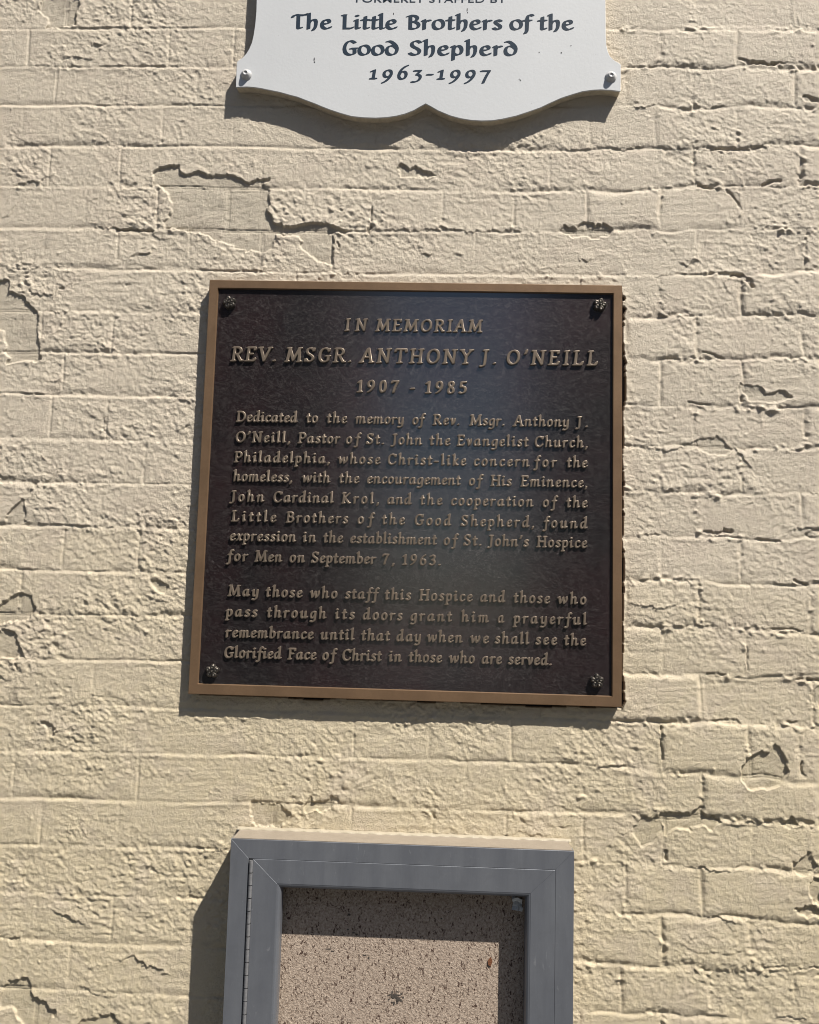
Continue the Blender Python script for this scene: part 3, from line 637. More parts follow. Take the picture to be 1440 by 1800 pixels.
# the painted sign: a broad round hand
GS={
'T':('M .5 1.42 L .5 .2 C .5 0 .64 -.02 .78 .1 M 0 1.22 C .1 1.5 .3 1.5 .5 1.44 L 1.0 1.44 C 1.06 1.46 1.1 1.5 1.14 1.56',.98),
'h':('M .02 1.5 L .18 1.62 L .18 0 M .18 .5 C .3 .85 .5 1 .66 .96 C .84 .9 .82 .7 .8 .4 C .78 .15 .7 .0 .58 -.16',.98),
'e':('M .16 .5 C .5 .5 .78 .58 .74 .8 C .68 1.02 .36 1.02 .2 .8 C 0 .5 .1 .02 .48 .0 C .62 0 .76 .08 .84 .18',.92),
'L':('M .22 1.45 L .22 .04 L .78 .04 L .92 .16 S .16 1.45 .12',.98),
'i':('M .02 .88 L .16 .98 L .16 .14 C .18 0 .28 0 .38 .1 M .12 1.42 L .22 1.36',.46),
't':('M .3 1.3 L .26 .2 C .26 0 .4 -.04 .58 .12 M .0 .95 L .58 .95',.62),
'l':('M .02 1.5 L .16 1.62 L .16 .16 C .16 0 .28 -.02 .4 .1',.46),
'B':('M .26 1.45 L .26 .06 C .6 -.06 1.0 .1 .98 .42 C .94 .72 .6 .8 .4 .78 C .7 .8 .9 1.0 .84 1.2 C .76 1.46 .3 1.5 .02 1.34',1.1),
'r':('M .02 .86 L .16 .98 L .16 0 M .16 .55 C .28 .85 .42 1 .64 .9',.68),
'o':('M .5 1 C .14 .96 .06 .65 .08 .45 C .1 .1 .3 0 .48 0 C .86 .04 .94 .4 .92 .55 C .88 .85 .74 1 .5 1',1.02),
's':('M .62 .86 C .5 1.02 .18 1.04 .16 .8 C .14 .56 .62 .5 .6 .22 C .58 -.06 .18 -.04 .02 .14',.72),
'f':('M .78 1.46 C .6 1.66 .36 1.56 .32 1.2 L .3 .0 C .3 -.2 .24 -.3 .16 -.4 M .0 .95 L .62 .95',.64),
'G':('M .98 1.26 C .8 1.5 .5 1.52 .34 1.34 C -.04 .9 .04 -.02 .62 .0 C .8 0 .94 .08 1.0 .2 L .98 .66 M .66 .66 L 1.14 .68',1.16),
'd':('M .12 1.42 C .3 1.5 .5 1.4 .66 1.22 C .9 .98 1.02 .7 .94 .4 C .86 .1 .66 0 .48 0 C .1 .04 .06 .4 .1 .6 C .16 .9 .4 1.0 .56 .98 C .72 .96 .84 .86 .9 .74',1.06),
'S':('M .9 1.3 C .74 1.56 .3 1.54 .2 1.24 C .12 .96 .36 .84 .54 .74 C .8 .6 .9 .46 .82 .24 C .7 -.06 .24 -.06 .02 .2',.98),
'p':('M .02 .88 L .18 .98 L .14 -.5 M .18 .16 C .4 -.06 .8 -.02 .86 .42 C .9 .85 .66 1.02 .46 .96 C .32 .92 .22 .76 .18 .55',.98),
'1':('M .02 .82 L .28 .98 L .28 .04 M .04 .04 L .52 .04',.62),
'9':('M .74 .5 C .6 .2 .36 .16 .22 .3 C .0 .56 .14 .98 .46 .98 C .76 .98 .84 .6 .72 .3 C .6 .0 .4 -.28 .12 -.42',.90),
'6':('M .76 1.5 C .4 1.34 .1 .9 .12 .45 C .14 .1 .3 0 .46 0 C .88 .04 .86 .86 .46 .84 C .28 .82 .18 .66 .16 .5',.90),
'3':('M .1 .92 L .66 .94 L .36 .5 C .66 .5 .78 .3 .7 .06 C .6 -.24 .3 -.36 .04 -.3',.80),
'7':('M .02 .92 L .74 .94 C .56 .5 .44 .1 .34 -.38',.78),
'-':('M .06 .5 L .5 .5',.60)}
def contours(F,thr=0.0):
    """marching squares on F (negative inside) -> closed loops in grid coordinates (x,y)"""
    ny,nx=F.shape; S=F<thr; nxt={}
    case=S[:-1,:-1]*1+S[:-1,1:]*2+S[1:,1:]*4+S[1:,:-1]*8
    ys,xs=np.nonzero((case>0)&(case<15))
    # edges: 0 bottom 1 right 2 top 3 left ; segment start->end keeps inside on the left
    T={1:[(3,0)],2:[(0,1)],3:[(3,1)],4:[(1,2)],5:[(3,2),(1,0)],6:[(0,2)],7:[(3,2)],8:[(2,3)],9:[(2,0)],10:[(0,3),(2,1)],11:[(2,1)],12:[(1,3)],13:[(1,0)],14:[(0,3)]}
    def key(y,x,e): return (y,x,0) if e==0 else (y,x+1,1) if e==1 else (y+1,x,0) if e==2 else (y,x,1)
    for y,x in zip(ys.tolist(),xs.tolist()):
        for a,b in T[int(case[y,x])]: nxt[key(y,x,a)]=key(y,x,b)
    loops=[]
    while nxt:
        s=next(iter(nxt)); k=s; lp=[]
        while k in nxt:
            y,x,o=k
            if o==0: f0,f1=F[y,x],F[y,x+1]; t=(thr-f0)/(f1-f0); lp.append((x+t,y))
            else: f0,f1=F[y,x],F[y+1,x]; t=(thr-f0)/(f1-f0); lp.append((x,y+t))
            k=nxt.pop(k)
        if len(lp)>5: loops.append(lp)
    return loops
def simplify(lp,tol):
    p=np.array(lp); n=len(p); keep=np.zeros(n,bool); i0=int(np.argmin(p[:,0])); i1=int(np.argmax(p[:,0])); keep[[i0,i1]]=True
    idx=lambda a,b: np.arange(a,b+1) if b>=a else np.r_[np.arange(a,n),np.arange(0,b+1)]
    st=[(i0,i1),(i1,i0)]
    while st:
        a,b=st.pop(); ii=idx(a,b)
        if len(ii)<3: continue
        q=p[ii]; d=q[-1]-q[0]; L=np.hypot(*d)+1e-9; e=np.abs(d[0]*(q[:,1]-q[0,1])-d[1]*(q[:,0]-q[0,0]))/L
        k=int(np.argmax(e))
        if e[k]>tol: keep[ii[k]]=True; st+= [(a,int(ii[k])),(int(ii[k]),b)]
    return p[keep]
def glyph(strokes,nw,nt_,ang,shear,raise_,bev,name,unit):
    R_=22
    pts=[]
    for s in strokes:
        s=np.array(s); s=np.stack([s[:,0]+shear*s[:,1],s[:,1]],-1)
        for a,b in zip(s,s[1:]):
            n=max(1,int(np.hypot(*(b-a))/.045)); t=np.linspace(0,1,n+1)[:,None]; pts.append(a+(b-a)*t)
    pts=np.concatenate(pts); m=.35
    x0,y0=pts.min(0)-m; x1,y1=pts.max(0)+m
    nx,ny=int((x1-x0)*R_)+1,int((y1-y0)*R_)+1
    X,Y=np.meshgrid(x0+np.arange(nx)/R_,y0+np.arange(ny)/R_)
    ca,sa=math.cos(ang),math.sin(ang); F=np.full(X.shape,9.0); r=nt_*.5; hw,hh=nw/2-r,max(nt_/2-r,0)
    for px,py in pts:
        dx,dy=X-px,Y-py; a=np.abs(dx*ca+dy*sa)-hw; b=np.abs(-dx*sa+dy*ca)-hh
        F=np.minimum(F,np.hypot(np.maximum(a,0),np.maximum(b,0))+np.minimum(np.maximum(a,b),0)-r)
    cu=bpy.data.curves.new(name,'CURVE'); cu.dimensions='2D'; cu.fill_mode='BOTH' if bev>0 else 'FRONT'
    for lp in contours(F):
        q=simplify(lp,.22)
        if len(q)<4: continue
        sp=cu.splines.new('POLY'); sp.points.add(len(q)-1)
        for p_,(gx,gy) in zip(sp.points,q): p_.co=((x0+gx/R_)*unit,(y0+gy/R_)*unit,0,1)
        sp.use_cyclic_u=True
    cu.extrude=max(raise_-bev,0)*U; cu.bevel_depth=bev*U; cu.bevel_resolution=1; cu.offset=-bev*U*.75
    o=bpy.data.objects.new(name,cu); COL.objects.link(o)
    me=bpy.data.meshes.new_from_object(o.evaluated_get(bpy.context.evaluated_depsgraph_get()))
    me.name=name; bpy.data.objects.remove(o); bpy.data.curves.remove(cu)
    return me
def fonts(table,nw,nt_,ang,shear,xh,raise_,bev,chars,mt):
    out={}
    for ch in sorted(chars):
        s,adv=table[ch]; me=glyph(path(s),nw,nt_,ang,shear,raise_,bev,'letter',xh*U); me.materials.append(mt)
        sm=np.concatenate([np.array(x) for x in path(s)]); out[ch]=(me,adv,sm[:,0].min(),sm[:,0].max())
    return out
def lay(words,font,xh,h,base,parent,origin,shear,pad=.10):
    """words: (text, px0, px1); base: ((x,y),(x,y)) baseline in pixels. Lays each word between its two measured ends"""
    objs=[]
    (bx0,by0),(bx1,by1)=base; A=np.array(wp(bx0,by0,h)); B=np.array(wp(bx1,by1,h)); d=(B-A)/np.linalg.norm(B-A)
    ang=math.atan2(d[1],d[0])
    for txt,x0,x1 in words:
        y0=by0+(by1-by0)*(x0-bx0)/(bx1-bx0); y1=by0+(by1-by0)*(x1-bx0)/(bx1-bx0)
        a=np.array(wp(x0,y0,h)); W=np.linalg.norm(np.array(wp(x1,y1,h))-a)-pad*2*xh
        nat=sum(font[c][1] for c in txt[:-1])+font[txt[-1]][3]-font[txt[0]][2]
        nat*=xh; k=min(max(W/nat,.82),1.16) if len(txt)>1 else 1.0
        tr=(W-nat*k)/max(len(txt)-1,1) if len(txt)>1 else 0
        x=pad*xh-font[txt[0]][2]*xh*k+(0 if len(txt)>1 else (W-nat)/2)
        for c in txt:
            me,adv,_,_=font[c]; p=a+d*x
            o=bpy.data.objects.new('letter',me); o.parent=parent
            o.location=((p[0]-origin[0])*U,-(h-origin[2])*U,(p[1]-origin[1])*U)
            o.rotation_euler=(math.pi/2,0,0) if abs(ang)<1e-5 else (Matrix.Rotation(-ang,3,'Y')@Matrix.Rotation(math.pi/2,3,'X')).to_euler()
            o.scale=(k,1,1); COL.objects.link(o); objs.append(o); x+=adv*xh*k+tr
    return objs

# ------------------------------------------------------------------ BRONZE PLAQUE
FH=17.5; FD=13.0                      # front of the frame, floor of the field (units proud of the wall)
pc=((pu0+pu1)/2,(pv0+pv1)/2,0.0)
plq=empty('memorial_plaque',P3(*pc))
tag(plq,'square bronze memorial plaque with raised lettering and brown frame, fixed to the cream wall','plaque')
iw=[wp(x,y,FH) for x,y in ((383.5,507.3),(1080.8,513),(1075.3,1224.6),(345.8,1203))]
iu0=(iw[0][0]+iw[3][0])/2; iu1=(iw[1][0]+iw[2][0])/2; iv1=(iw[0][1]+iw[1][1])/2; iv0=(iw[2][1]+iw[3][1])/2
mb=MB(pc); mb.box(pu0+3,pu1-3,pv0+3,pv1-3,1.0,FD); fld=mb.build('backing_plate',M_FIELD,plq)
def ring(mbx,o,i,hb,hf,bo=.8,bi=1.4):
    (a0,a1,b0,b1),(c0,c1,d0,d1)=o,i
    def r4(x0,x1,y0,y1,h): return [mbx.vert(x0,y0,h),mbx.vert(x1,y0,h),mbx.vert(x1,y1,h),mbx.vert(x0,y1,h)]
    R_=[r4(a0,a1,b0,b1,hb),r4(a0,a1,b0,b1,hf-bo),r4(a0+bo,a1-bo,b0+bo,b1-bo,hf),r4(c0,c1,d0,d1,hf),r4(c0+bi,c1-bi,d0+bi,d1-bi,hb)]
    for A,B in zip(R_,R_[1:]):
        for i_ in range(4): j=(i_+1)%4; mbx.f.append((A[i_],A[j],B[j],B[i_]))
# outer rim flares a little towards the wall
mb=MB(pc); ring(mb,(pu0,pu1,pv0,pv1),(iu0,iu1,iv0,iv1),FD-.5,FH); 
mb.build('frame',M_FRAME,plq)
mb=MB(pc); mb.box(pu0+1.2,pu1-1.2,pv0+1.2,pv1-1.2,-3.0,FD-.5,0); mb.build('casting_back',M_FRAME,plq)
def rosette(px,py):
    h=FD; cu_,cv_=[float(t) for t in wp(px,py,FD+9)]
    e=empty('rosette',((cu_-pc[0])*U,-(FD)*U,(cv_-pc[1])*U)); e.parent=plq
    def blob(name,cx_,cy_,r,hh,ax=1.0,ang=0,dent=0):
        vs_,fs=[],[]; n,mr=14,5
        for k in range(mr+1):
            t=k/mr*math.pi/2
            for j in range(n):
                a=2*math.pi*j/n; rr=r*math.cos(t)*(1+.05*math.sin(3*a+ang)); x=rr*math.cos(a); y=rr*ax*math.sin(a)
                z=hh*math.sin(t)-dent*math.exp(-((math.hypot(x,y)/(r*.45))**2))
                vs_.append(((cx_+x*math.cos(ang)-y*math.sin(ang))*U,-z*U,(cy_+x*math.sin(ang)+y*math.cos(ang))*U))
        for k in range(mr):
            for j in range(n): q=(j+1)%n; fs.append((k*n+j,k*n+q,(k+1)*n+q,(k+1)*n+j))
        fs.append(tuple(mr*n+j for j in range(n)))
        me=bpy.data.meshes.new(name); me.from_pydata(vs_,[],fs); me.update(); return link(name,me,M_ROSE,e,True)
    a0=random.uniform(0,1)
    blob('stud',0,0,10.2,7.6)
    for k in range(5):
        a=a0+k*2*math.pi/5; blob('petal',7.0*math.cos(a),7.0*math.sin(a),5.6,11.0,1.0,a,4.0)
    blob('pistil',0,0,3.0,11.0)
for x,y in ((402,530),(1055.5,534),(1050.5,1197.7),(371.8,1180)): rosette(x,y)
LH=3.3; TH=FD+LH
head_chars=set('INMEMORIAMREV.MSGR.ANTHONYJ.O\'NEILL')
XH1=13.4; fontA=fonts(GL,.29,.14,math.radians(25),.09,XH1,LH,.8,head_chars,M_LETTER)     # title line small caps
XH2=15.8; fontB=fonts(GL,.29,.14,math.radians(25),.09,XH2,LH+.3,.9,head_chars,M_LETTER)
XH3=13.6; fontC=fonts(GL,.32,.16,math.radians(25),.05,XH3,LH,.9,set('19078.5-'),M_LETTER)
LINES=[ # words with measured ends, baseline, font
 ('A',[('IN',606,644),('MEMORIAM',660,847)],((607,581.5),(846,584))),
 ('B',[('REV.',406,484),('MSGR.',501,616.5),('ANTHONY',631,830),('J.',843,871),("O'NEILL",890,1049.5)],((407,634.5),(1049,642.5))),
 ('C',[('1907',627.5,699.5),('-',719,730),('1985',747.5,819)],((628,689),(819,692))),
 ('D',[('Dedicated',415.7,522.5),('to',538,558),('the',574,609.5),('memory',624.5,708.5),('of',725,747),('Rev.',760.8,807),('Msgr.',825,886),('Anthony',901,998.5),('J.',1011.5,1032)],((415,741),(1032,751))),
 ('D',[("O'Neill,",414.8,509.6),('Pastor',524,597),('of',608.5,634),('St.',643.8,674.4),('John',687,741.5),('the',754.4,791),('Evangelist',803,928),('Church,',940,1032)],((415,776.8),(1032,787))),
 ('D',[('Philadelphia,',411.9,579),('whose',594,668),('Christ-like',681.7,819),('concern',833,930),('for',938,978),('the',995.6,1032)],((412,812),(1032,822))),
 ('D',[('homeless,',409.5,513),('with',530.6,580),('the',595.6,631),('encouragement',645.5,809),('of',824.4,848.5),('His',862,898.5),('Eminence,',914.8,1031.5)],((410,845.5),(1031,857))),
 ('D',[('John',404,464),('Cardinal',481,586),('Krol,',600.6,665.6),('and',681,723),('the',738,777),('cooperation',793,937),('of',954,979.5),('the',994.8,1032)],((404,881),(1032,892.5))),
 ('D',[('Little',407,485),('Brothers',503,611),('of',629,657.5),('the',671,711),('Good',729,792.5),('Shepherd,',810,938),('found',954,1032)],((407,916),(1032,929))),
 ('D',[('expression',404.6,520),('in',532,555),('the',568,602.5),('establishment',616,767),('of',780,805),('St.',814.8,845.4),("John's",856.5,928.5),('Hospice',943,1031.5)],((405,950),(1031,963))),
 ('D',[('for',398.5,435),('Men',447.8,495.5),('on',509.6,535.5),('September',547.5,660),('7,',671.5,693),('1963.',707,774)],((399,985.5),(774,993.8))),
 ('D',[('May',400.8,453),('those',467,531),('who',544.4,592),('staff',606.5,665.5),('this',675.8,721.5),('Hospice',736.7,830),('and',844,887.5),('those',902,966),('who',979.6,1029.5)],((401,1047),(1029,1062))),
 ('D',[('pass',397,451.5),('through',469,573),('its',588.8,622.5),('doors',638,706.5),('grant',721.5,793.5),('him',810,858.5),('a',874,887),('prayerful',902,1031)],((397,1083),(1031,1098))),
 ('D',[('remembrance',396,550.5),('until',563,622.5),('that',634.6,684.5),('day',697,738.5),('when',750,812.5),('we',826,858.5),('shall',869.6,929.5),('see',941,978.5),('the',991,1029.5)],((396,1119.5),(1029,1134.5))),
 ('D',[('Glorified',394.7,494.5),('Face',506,555.5),('of',567,591.5),('Christ',602,670),('in',683,705.5),('those',718,776.5),('who',788.6,833.5),('are',846.7,881.5),('served.',893,969)],((395,1155.5),(969,1169))),
]
XH4=11.3; body=set(''.join(w[0] for l in LINES if l[0]=='D' for w in l[1]))
fontD=fonts(GL,.31,.17,math.radians(38),.05,XH4,LH,.85,body,M_LETTER)
FN={'A':(fontA,XH1),'B':(fontB,XH2),'C':(fontC,XH3),'D':(fontD,XH4)}
letters=[]
for key,words,base in LINES:
    f,xh=FN[key]; letters+=lay(words,f,xh,FD+LH*.0+.02,base,plq,pc,.2)
# parallax: baselines were read at the letter faces, a hair above the field
nlet=len(letters)
if nlet>300:   # the lines past the first 300 letters become one joined part
    rest=letters[300:]; bpy.context.view_layer.update()
    vs_,fs=[],[]
    for o in rest:
        me=o.data; mw=o.matrix_local if o.parent is None else Matrix.LocRotScale(o.location,o.rotation_euler.to_quaternion(),o.scale)
        k=len(vs_); vs_+= [tuple(mw@v.co) for v in me.vertices]; fs+=[tuple(i+k for i in p.vertices) for p in me.polygons]
        bpy.data.objects.remove(o)
    me=bpy.data.meshes.new('lettering'); me.from_pydata(vs_,[],fs); me.update(); o=link('lettering',me,M_LETTER,plq); tag(o,kind='stuff')

# ------------------------------------------------------------------ WHITE SIGN
SH=21.5
def sg(x,y): 
    a,b=wp(x,y,SH); return (float(a),float(b))
left=[(451,0),(450.5,20),(448.6,42),(446,60),(443,74),(438,86),(433,94),(427,101),(420,105.6),(417,108),(416,113),(414.5,153)]
bot=[(424,152.6),(434,152.2),(446,153),(459,155),(475,158.3),(491,161.5),(507,166),(522.5,170),(538,176),(554,182),(567,187.5),(580,192.5),(598,198.5),(617.5,204),(638,206.3),(660,207),(680,206),(697,203.5),(713,199.5),(728,193.5),(740,186.5),(748.5,182),(757,186.5),(770,194),(791.5,203),(810,208),(828.5,211),(847,212),(865.5,211.5),(885,208.5),(908,203.3),(930,196),(950,189),(969,180),(987,172),(1007,165.5),(1024,160.5),(1042,158),(1055.5,157.3),(1073,158)]
rgt=[(1091,160.5),(1091.5,113.5),(1088,110.5),(1080,106),(1072.5,99),(1068.5,90),(1066,79),(1065,60),(1064.8,30),(1064.5,0)]
P=[sg(*p) for p in left+bot+rgt]
vtop=P[-1][1]; vm=vtop+330
topmir=[(u,2*vm-v) for u,v in reversed(P)]
ucen=(P[0][0]+P[-1][0])/2
outline=P+[(u,v) for u,v in topmir]
sc_c=(ucen,vm,0)
sign=empty('shaped_sign',P3(*sc_c)); tag(sign,'white shaped sign board with scalloped lower edge and dark blue lettering above the plaque','sign')
mb=MB(sc_c); n=len(outline)
mb.prism(outline,SH-3.0,SH,.5); mb.build('front_panel',M_WHITE,sign)
mb=MB(sc_c); cx_,cy_=ucen,vm
inn=[(cx_+(u-cx_)*.997,cy_+(v-cy_)*.998) for u,v in outline]
mb.prism(inn,.8,SH-2.9); mb.build('backing_board',M_PLY,sign)
def bolt(px,py):
    a,b=sg(px,py); o=MB(sc_c); n=20; prev=None
    prof=[(10.5,0),(10.5,1.2),(8.8,2.0),(7.6,4.2),(6.2,6.6),(4.6,8.0),(3.2,8.3),(3.0,7.2),(0.1,7.0)]
    for r,h in prof:
        ring_=[o.vert(a+r*math.cos(2*math.pi*j/n),b+r*math.sin(2*math.pi*j/n),SH+h) for j in range(n)]
        if prev:
            for j in range(n): q=(j+1)%n; o.f.append((prev[j],prev[q],ring_[q],ring_[j]))
        prev=ring_
    o.f.append(tuple(prev)); return o.build('bolt',M_BOLT,sign,True)
bolt(433,131.5); bolt(1074,135.5)
for (x,y) in ((433,131.5),(1074,135.5)):
    a,b=sg(x,y); y2=2*vm-b; px=None
    o=MB(sc_c); n=16; 
    prev=None
    for r,h in [(10,0),(9,2),(6.5,6.5),(.1,8)]:
        ring_=[o.vert(a+r*math.cos(2*math.pi*j/n),y2+r*math.sin(2*math.pi*j/n),SH+h) for j in range(n)]
        if prev:
            for j in range(n): q=(j+1)%n; o.f.append((prev[j],prev[q],ring_[q],ring_[j]))
        prev=ring_
    o.build('bolt',M_BOLT,sign,True)
SXH=18.6
fontS=fonts(GS,.36,.09,math.radians(22),.0,SXH,.25,0,set('TheLittleBrothersoftheGoodShepherd'),M_INK)
fontN=fonts(GS,.31,.11,math.radians(22),.12,SXH*.95,.25,0,set('196397-'),M_INK)
lay([('The',512,582.5),('Little',600,697.5),('Brothers',714.5,882),('of',897,938),('the',945.5,1008)],fontS,SXH,SH+.1,((512,50),(1007,52)),sign,sc_c,0)
lay([('Good',603.5,699.5),('Shepherd',718.5,908.5)],fontS,SXH,SH+.1,((604,96),(908,97)),sign,sc_c,0)
lay([('1963-1997',650,859)],fontN,SXH*.95,SH+.1,((650,138.5),(858,139.5)),sign,sc_c,0,.05)
# top line: narrow upright capitals, mostly above the frame
tc=bpy.data.curves.new('caption','FONT'); tc.body='FORMERLY STAFFED BY'; tc.align_x='CENTER'; tc.extrude=.2*U
tc.size=17*U; tc.offset=.12*U; tc.space_character=1.08
to=bpy.data.objects.new('caption',tc); COL.objects.link(to)
bpy.context.view_layer.update()
wdt=to.dimensions.x; me=bpy.data.meshes.new_from_object(to.evaluated_get(bpy.context.evaluated_depsgraph_get())); bpy.data.objects.remove(to)
a,b=wp(625,4.0,SH); a2,b2=wp(889,4.0,SH)
o=link('caption_line',me,M_INK,sign); o.location=(((a+a2)/2-sc_c[0])*U,-(SH+.2)*U,((b+b2)/2-sc_c[1])*U); o.rotation_euler=(math.pi/2,0,0)
o.scale=((a2-a)*U/wdt,1,1)
# small drips and specks on the face
for x,y,r,ln in ((552.5,104,1.2,7),(553,109,1.6,1),(692,24,1.0,4),(821.5,17,1.0,7),(822,22,1.2,1),(948,92,1.2,1),(987,92.5,1.6,1),(915,141,1.5,2.5),(1004,80,1.2,1),(913,139,1.,1)):
    r*=.8; mb=MB(sc_c); a,b=sg(x,y); mb.prism([(a+r*math.cos(t*math.pi/4),b+max(r,ln/2)*math.sin(t*math.pi/4)) for t in range(8)],SH+.02,SH+.4)
    mb.build('paint_drip',M_SPOT,sign)

# ------------------------------------------------------------------ NOTICE CASE
CH=65.0; DH=CH+1.2
def cp(x,y,h=CH): a,b=wp(x,y,h); return float(a),float(b)
c_tl=cp(407.5,1475); c_tr=cp(1009,1496); c_bl=cp(390,1800); c_br=cp(1008,1800)
cu0=(c_tl[0]+c_bl[0])/2; cu1=(c_tr[0]+c_br[0])/2; cv1=(c_tl[1]+c_tr[1])/2; cv0=cv1-760.0
d_tl=cp(446.5,1510); o_tr=cp(976,1529)
du0=(d_tl[0]+cp(432,1800)[0])/2; du1=(o_tr[0]+cp(974.5,1800)[0])/2; dv1=(cp(446,1510)[1]+cp(975,1529.5)[1])/2
hu0=(cp(437.5,1510)[0]+cp(424,1800)[0])/2
ci_l=(cp(493.5,1562)[0]+cp(485.5,1800)[0])/2; ci_r=(cp(925,1577)[0]+cp(922.5,1800)[0])/2; ci_t=(cp(493.5,1562)[1]+cp(925,1577)[1])/2
ob=cv1-dv1; ib=dv1-ci_t
cc=((cu0+cu1)/2,(cv0+cv1)/2,0.0)
case=empty('notice_case',P3(*cc)); tag(case,'empty grey aluminium notice case with a cork back and hinged door below the plaque','notice case')
def mitre(name,o,i,h0,h1,m,bev,side,lip_=0):
    """one rail of a rectangular frame with mitred ends; o,i = outer, inner rectangle (u0,u1,v0,v1)"""
    g=.1
    (a0,a1,b0,b1),(c0,c1,d0,d1)=o,i
    pts={'top':[(c0+g,d1),(c1-g,d1),(a1-g,b1),(a0+g,b1)],'bottom':[(a0+g,b0),(a1-g,b0),(c1-g,d0),(c0+g,d0)],
         'left':[(a0,b0+g),(c0,d0+g),(c0,d1-g),(a0,b1-g)],'right':[(c1,d0+g),(a1,b0+g),(a1,b1-g),(c1,d1-g)]}[side]
    mb=MB(cc)
    if lip_:
        e0,e1,f0,f1=c0-lip_,c1+lip_,d0-lip_,d1+lip_
        P2={'top':[(e0,f1),(e1,f1),(a1-g,b1),(a0+g,b1)],'bottom':[(a0+g,b0),(a1-g,b0),(e1,f0),(e0,f0)],'left':[(a0,b0+g),(e0,f0),(e0,f1),(a0,b1-g)],'right':[(e1,f0),(a1,b0+g),(a1,b1-g),(e1,f1)]}[side]
        mb.prism(P2,h0,h1,bev)
        A,B={'top':((c0,d1),(c1,d1)),'bottom':((c0,d0),(c1,d0)),'left':((c0,d0),(c0,d1)),'right':((c1,d0),(c1,d1))}[side]
        C,D={'top':((e0,f1),(e1,f1)),'bottom':((e0,f0),(e1,f0)),'left':((e0,f0),(e0,f1)),'right':((e1,f0),(e1,f1))}[side]
        pr=[(0,-bev*.6),(.35,-.8),(.7,-2.6),(1,-6.0)]; rows=[]
        for t_,dz in pr: rows.append([mb.vert(C[0]+(A[0]-C[0])*t_,C[1]+(A[1]-C[1])*t_,h1+dz),mb.vert(D[0]+(B[0]-D[0])*t_,D[1]+(B[1]-D[1])*t_,h1+dz)])
        rows.append([mb.vert(A[0],A[1],h0),mb.vert(B[0],B[1],h0)])
        for r1,r2 in zip(rows,rows[1:]): mb.f.append((r1[0],r1[1],r2[1],r2[0]))
    else: mb.prism(pts,h0,h1,bev)
    o_=mb.build(name,m,case); return o_
OUT=(cu0,cu1,cv0,cv1); OIN=(hu0,du1+.5,cv0+ob,dv1+.5)
for s_ in ('top','bottom','left','right'): mitre('frame_rail',OUT,OIN,CH-22,CH,M_ALU,.25,s_)
DOUT=(du0,du1,cv0+ob+1,dv1); DIN=(ci_l,ci_r,cv0+ob+ib,ci_t)
for s_ in ('top','bottom','left','right'): mitre('door_rail',DOUT,DIN,DH-26,DH,M_ALU,.35,s_,7.0)
# body of the case: four walls painted over with the wall's cream
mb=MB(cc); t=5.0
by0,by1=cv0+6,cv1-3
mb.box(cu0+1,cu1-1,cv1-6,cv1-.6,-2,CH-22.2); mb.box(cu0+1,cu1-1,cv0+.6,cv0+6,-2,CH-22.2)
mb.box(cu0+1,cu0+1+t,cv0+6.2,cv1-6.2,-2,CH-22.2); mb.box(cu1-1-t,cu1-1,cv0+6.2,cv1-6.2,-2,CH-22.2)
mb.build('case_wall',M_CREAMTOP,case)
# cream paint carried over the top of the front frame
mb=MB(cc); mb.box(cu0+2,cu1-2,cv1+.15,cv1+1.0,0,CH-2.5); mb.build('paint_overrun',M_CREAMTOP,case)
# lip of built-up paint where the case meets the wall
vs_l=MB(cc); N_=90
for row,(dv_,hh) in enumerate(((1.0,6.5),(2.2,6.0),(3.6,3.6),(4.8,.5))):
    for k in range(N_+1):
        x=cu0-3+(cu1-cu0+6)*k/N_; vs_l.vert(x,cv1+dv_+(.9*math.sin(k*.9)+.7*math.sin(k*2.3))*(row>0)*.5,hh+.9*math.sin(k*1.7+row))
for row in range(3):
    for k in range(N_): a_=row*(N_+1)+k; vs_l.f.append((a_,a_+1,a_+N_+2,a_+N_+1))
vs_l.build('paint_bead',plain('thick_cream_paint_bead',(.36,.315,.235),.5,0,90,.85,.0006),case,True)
KH=CH-39.0
mb=MB(cc); mb.box(cu0+7,cu1-7,cv0+7,cv1-7,KH-6,KH); mb.build('cork_board',M_CORK,case)
# hinge: continuous leaf with knuckles
mb=MB(cc); mb.box(hu0+.3,du0-.3,cv0+ob+2,dv1-1,CH-20,CH-3); mb.build('hinge_leaf',M_HINGE,case)
hl=20.0; hr=(du0-hu0)/2*.78; vv=dv1-2; hm=None; hcx=(hu0+du0)/2+.8
while vv>cv0+ob+20:
    if hm is None:
        mb=MB((0,0,0)); n=12
        rr=[[mb.vert(hr*math.cos(2*math.pi*j/n),z,hr*math.sin(2*math.pi*j/n)) for j in range(n)] for z in (-hl+1.0,-.6)]
        for j in range(n): q=(j+1)%n; mb.f.append((rr[0][j],rr[0][q],rr[1][q],rr[1][j]))
        mb.f.append(tuple(rr[0])); mb.f.append(tuple(rr[1])); ho=mb.build('hinge_knuckle',M_HINGE,case,False); hm=ho.data
    else: ho=bpy.data.objects.new('hinge_knuckle',hm); COL.objects.link(ho); ho.parent=case
    ho.location=((hcx-cc[0])*U,-(CH+.8)*U,(vv-cc[1])*U); vv-=hl
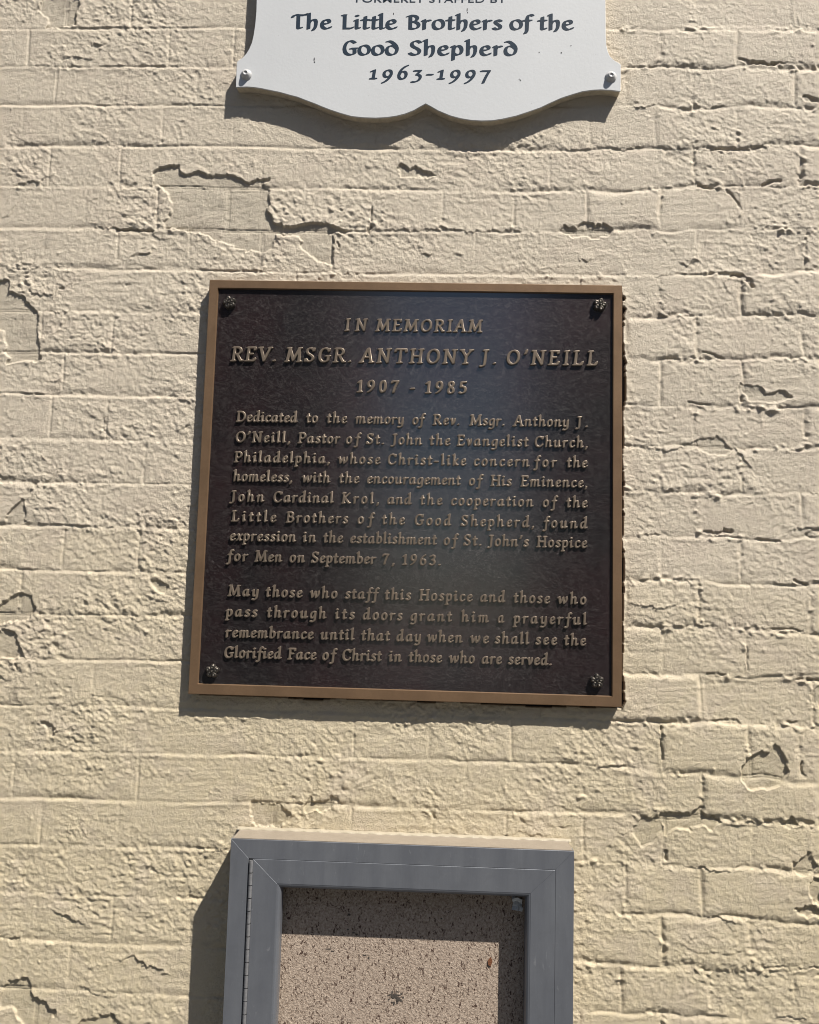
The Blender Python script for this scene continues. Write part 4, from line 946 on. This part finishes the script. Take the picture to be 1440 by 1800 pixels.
# marks on the cork
def mark(name,px,py,w,hgt,m,seed,n=12,th=.6):
    a,b=wp(px,py,KH); R_=random.Random(seed); mb=MB(cc)
    mb.prism([(a+w*math.cos(2*math.pi*j/n)*R_.uniform(.5,1.15),b+hgt*math.sin(2*math.pi*j/n)*R_.uniform(.5,1.15)) for j in range(n)],KH-.3,KH+th)
    return mb.build(name,m,case)
mark('burn_mark',694,1751,6.5,4.6,M_CHAR,1); mark('burn_mark',701,1757,5,4,M_CHAR,2); mark('burn_mark',693,1763,1.8,3.4,M_CHAR,3)
for k in range(9): mark('burn_mark',696+13*math.cos(k*.7),1753+10*math.sin(k*.7),3.6 if k%2 else 2.0,.9 if k%2 else 2.2,M_CHAR,40+k,8,.4) 
for i_,(x,y,w,hh) in enumerate(((688,1748,3,.8),(701,1749,4,.7),(690,1754,3.4,.8),(703,1754,3,.9),(614,1608,2.6,2.4),(622,1640,4,1.4),(627,1643,3,1.2),(612,1634,2,1.6),(577,1668,6,.9),(585,1672,4,.9),(641,1679,3,1.2),(648,1684,2.4,2),(776,1615,2,1.4))):
    mark('burn_mark',x,y,w,hh,M_CHAR,i_+5,8,.4)
mark('rust_chip',861.5,1691,4.4,7.5,M_RUST,33,9,1.6)
# scrap of clear plastic caught in the upper right corner inside the case
a,b=wp(909,1589,KH+4); R_=random.Random(8)
sv=[];sf=[]
for j in range(5):
    for k in range(6): sv.append(((j*4.2-8+R_.uniform(-1.4,1.4))*U,-(R_.uniform(0,7)+1)*U,(k*4.2-10+R_.uniform(-1.4,1.4)+ (2-j)*1.5)*U))
for j in range(4):
    for k in range(5): q=j*6+k; sf.append((q,q+6,q+7,q+1))
me=bpy.data.meshes.new('plastic_scrap'); me.from_pydata(sv,[],sf); me.update()
o=link('plastic_scrap',me,M_SCRAP); o.location=P3(float(a),float(b),KH+.5); tag(o,'small crumpled clear plastic scrap in the upper right corner of the notice case','scrap')
print('letters',nlet,'bricks',len([o for o in bpy.data.objects if o.name.startswith('brick') and o.type=='MESH']),'tris',sum(len(o.data.polygons)*2 for o in bpy.data.objects if o.type=='MESH'))
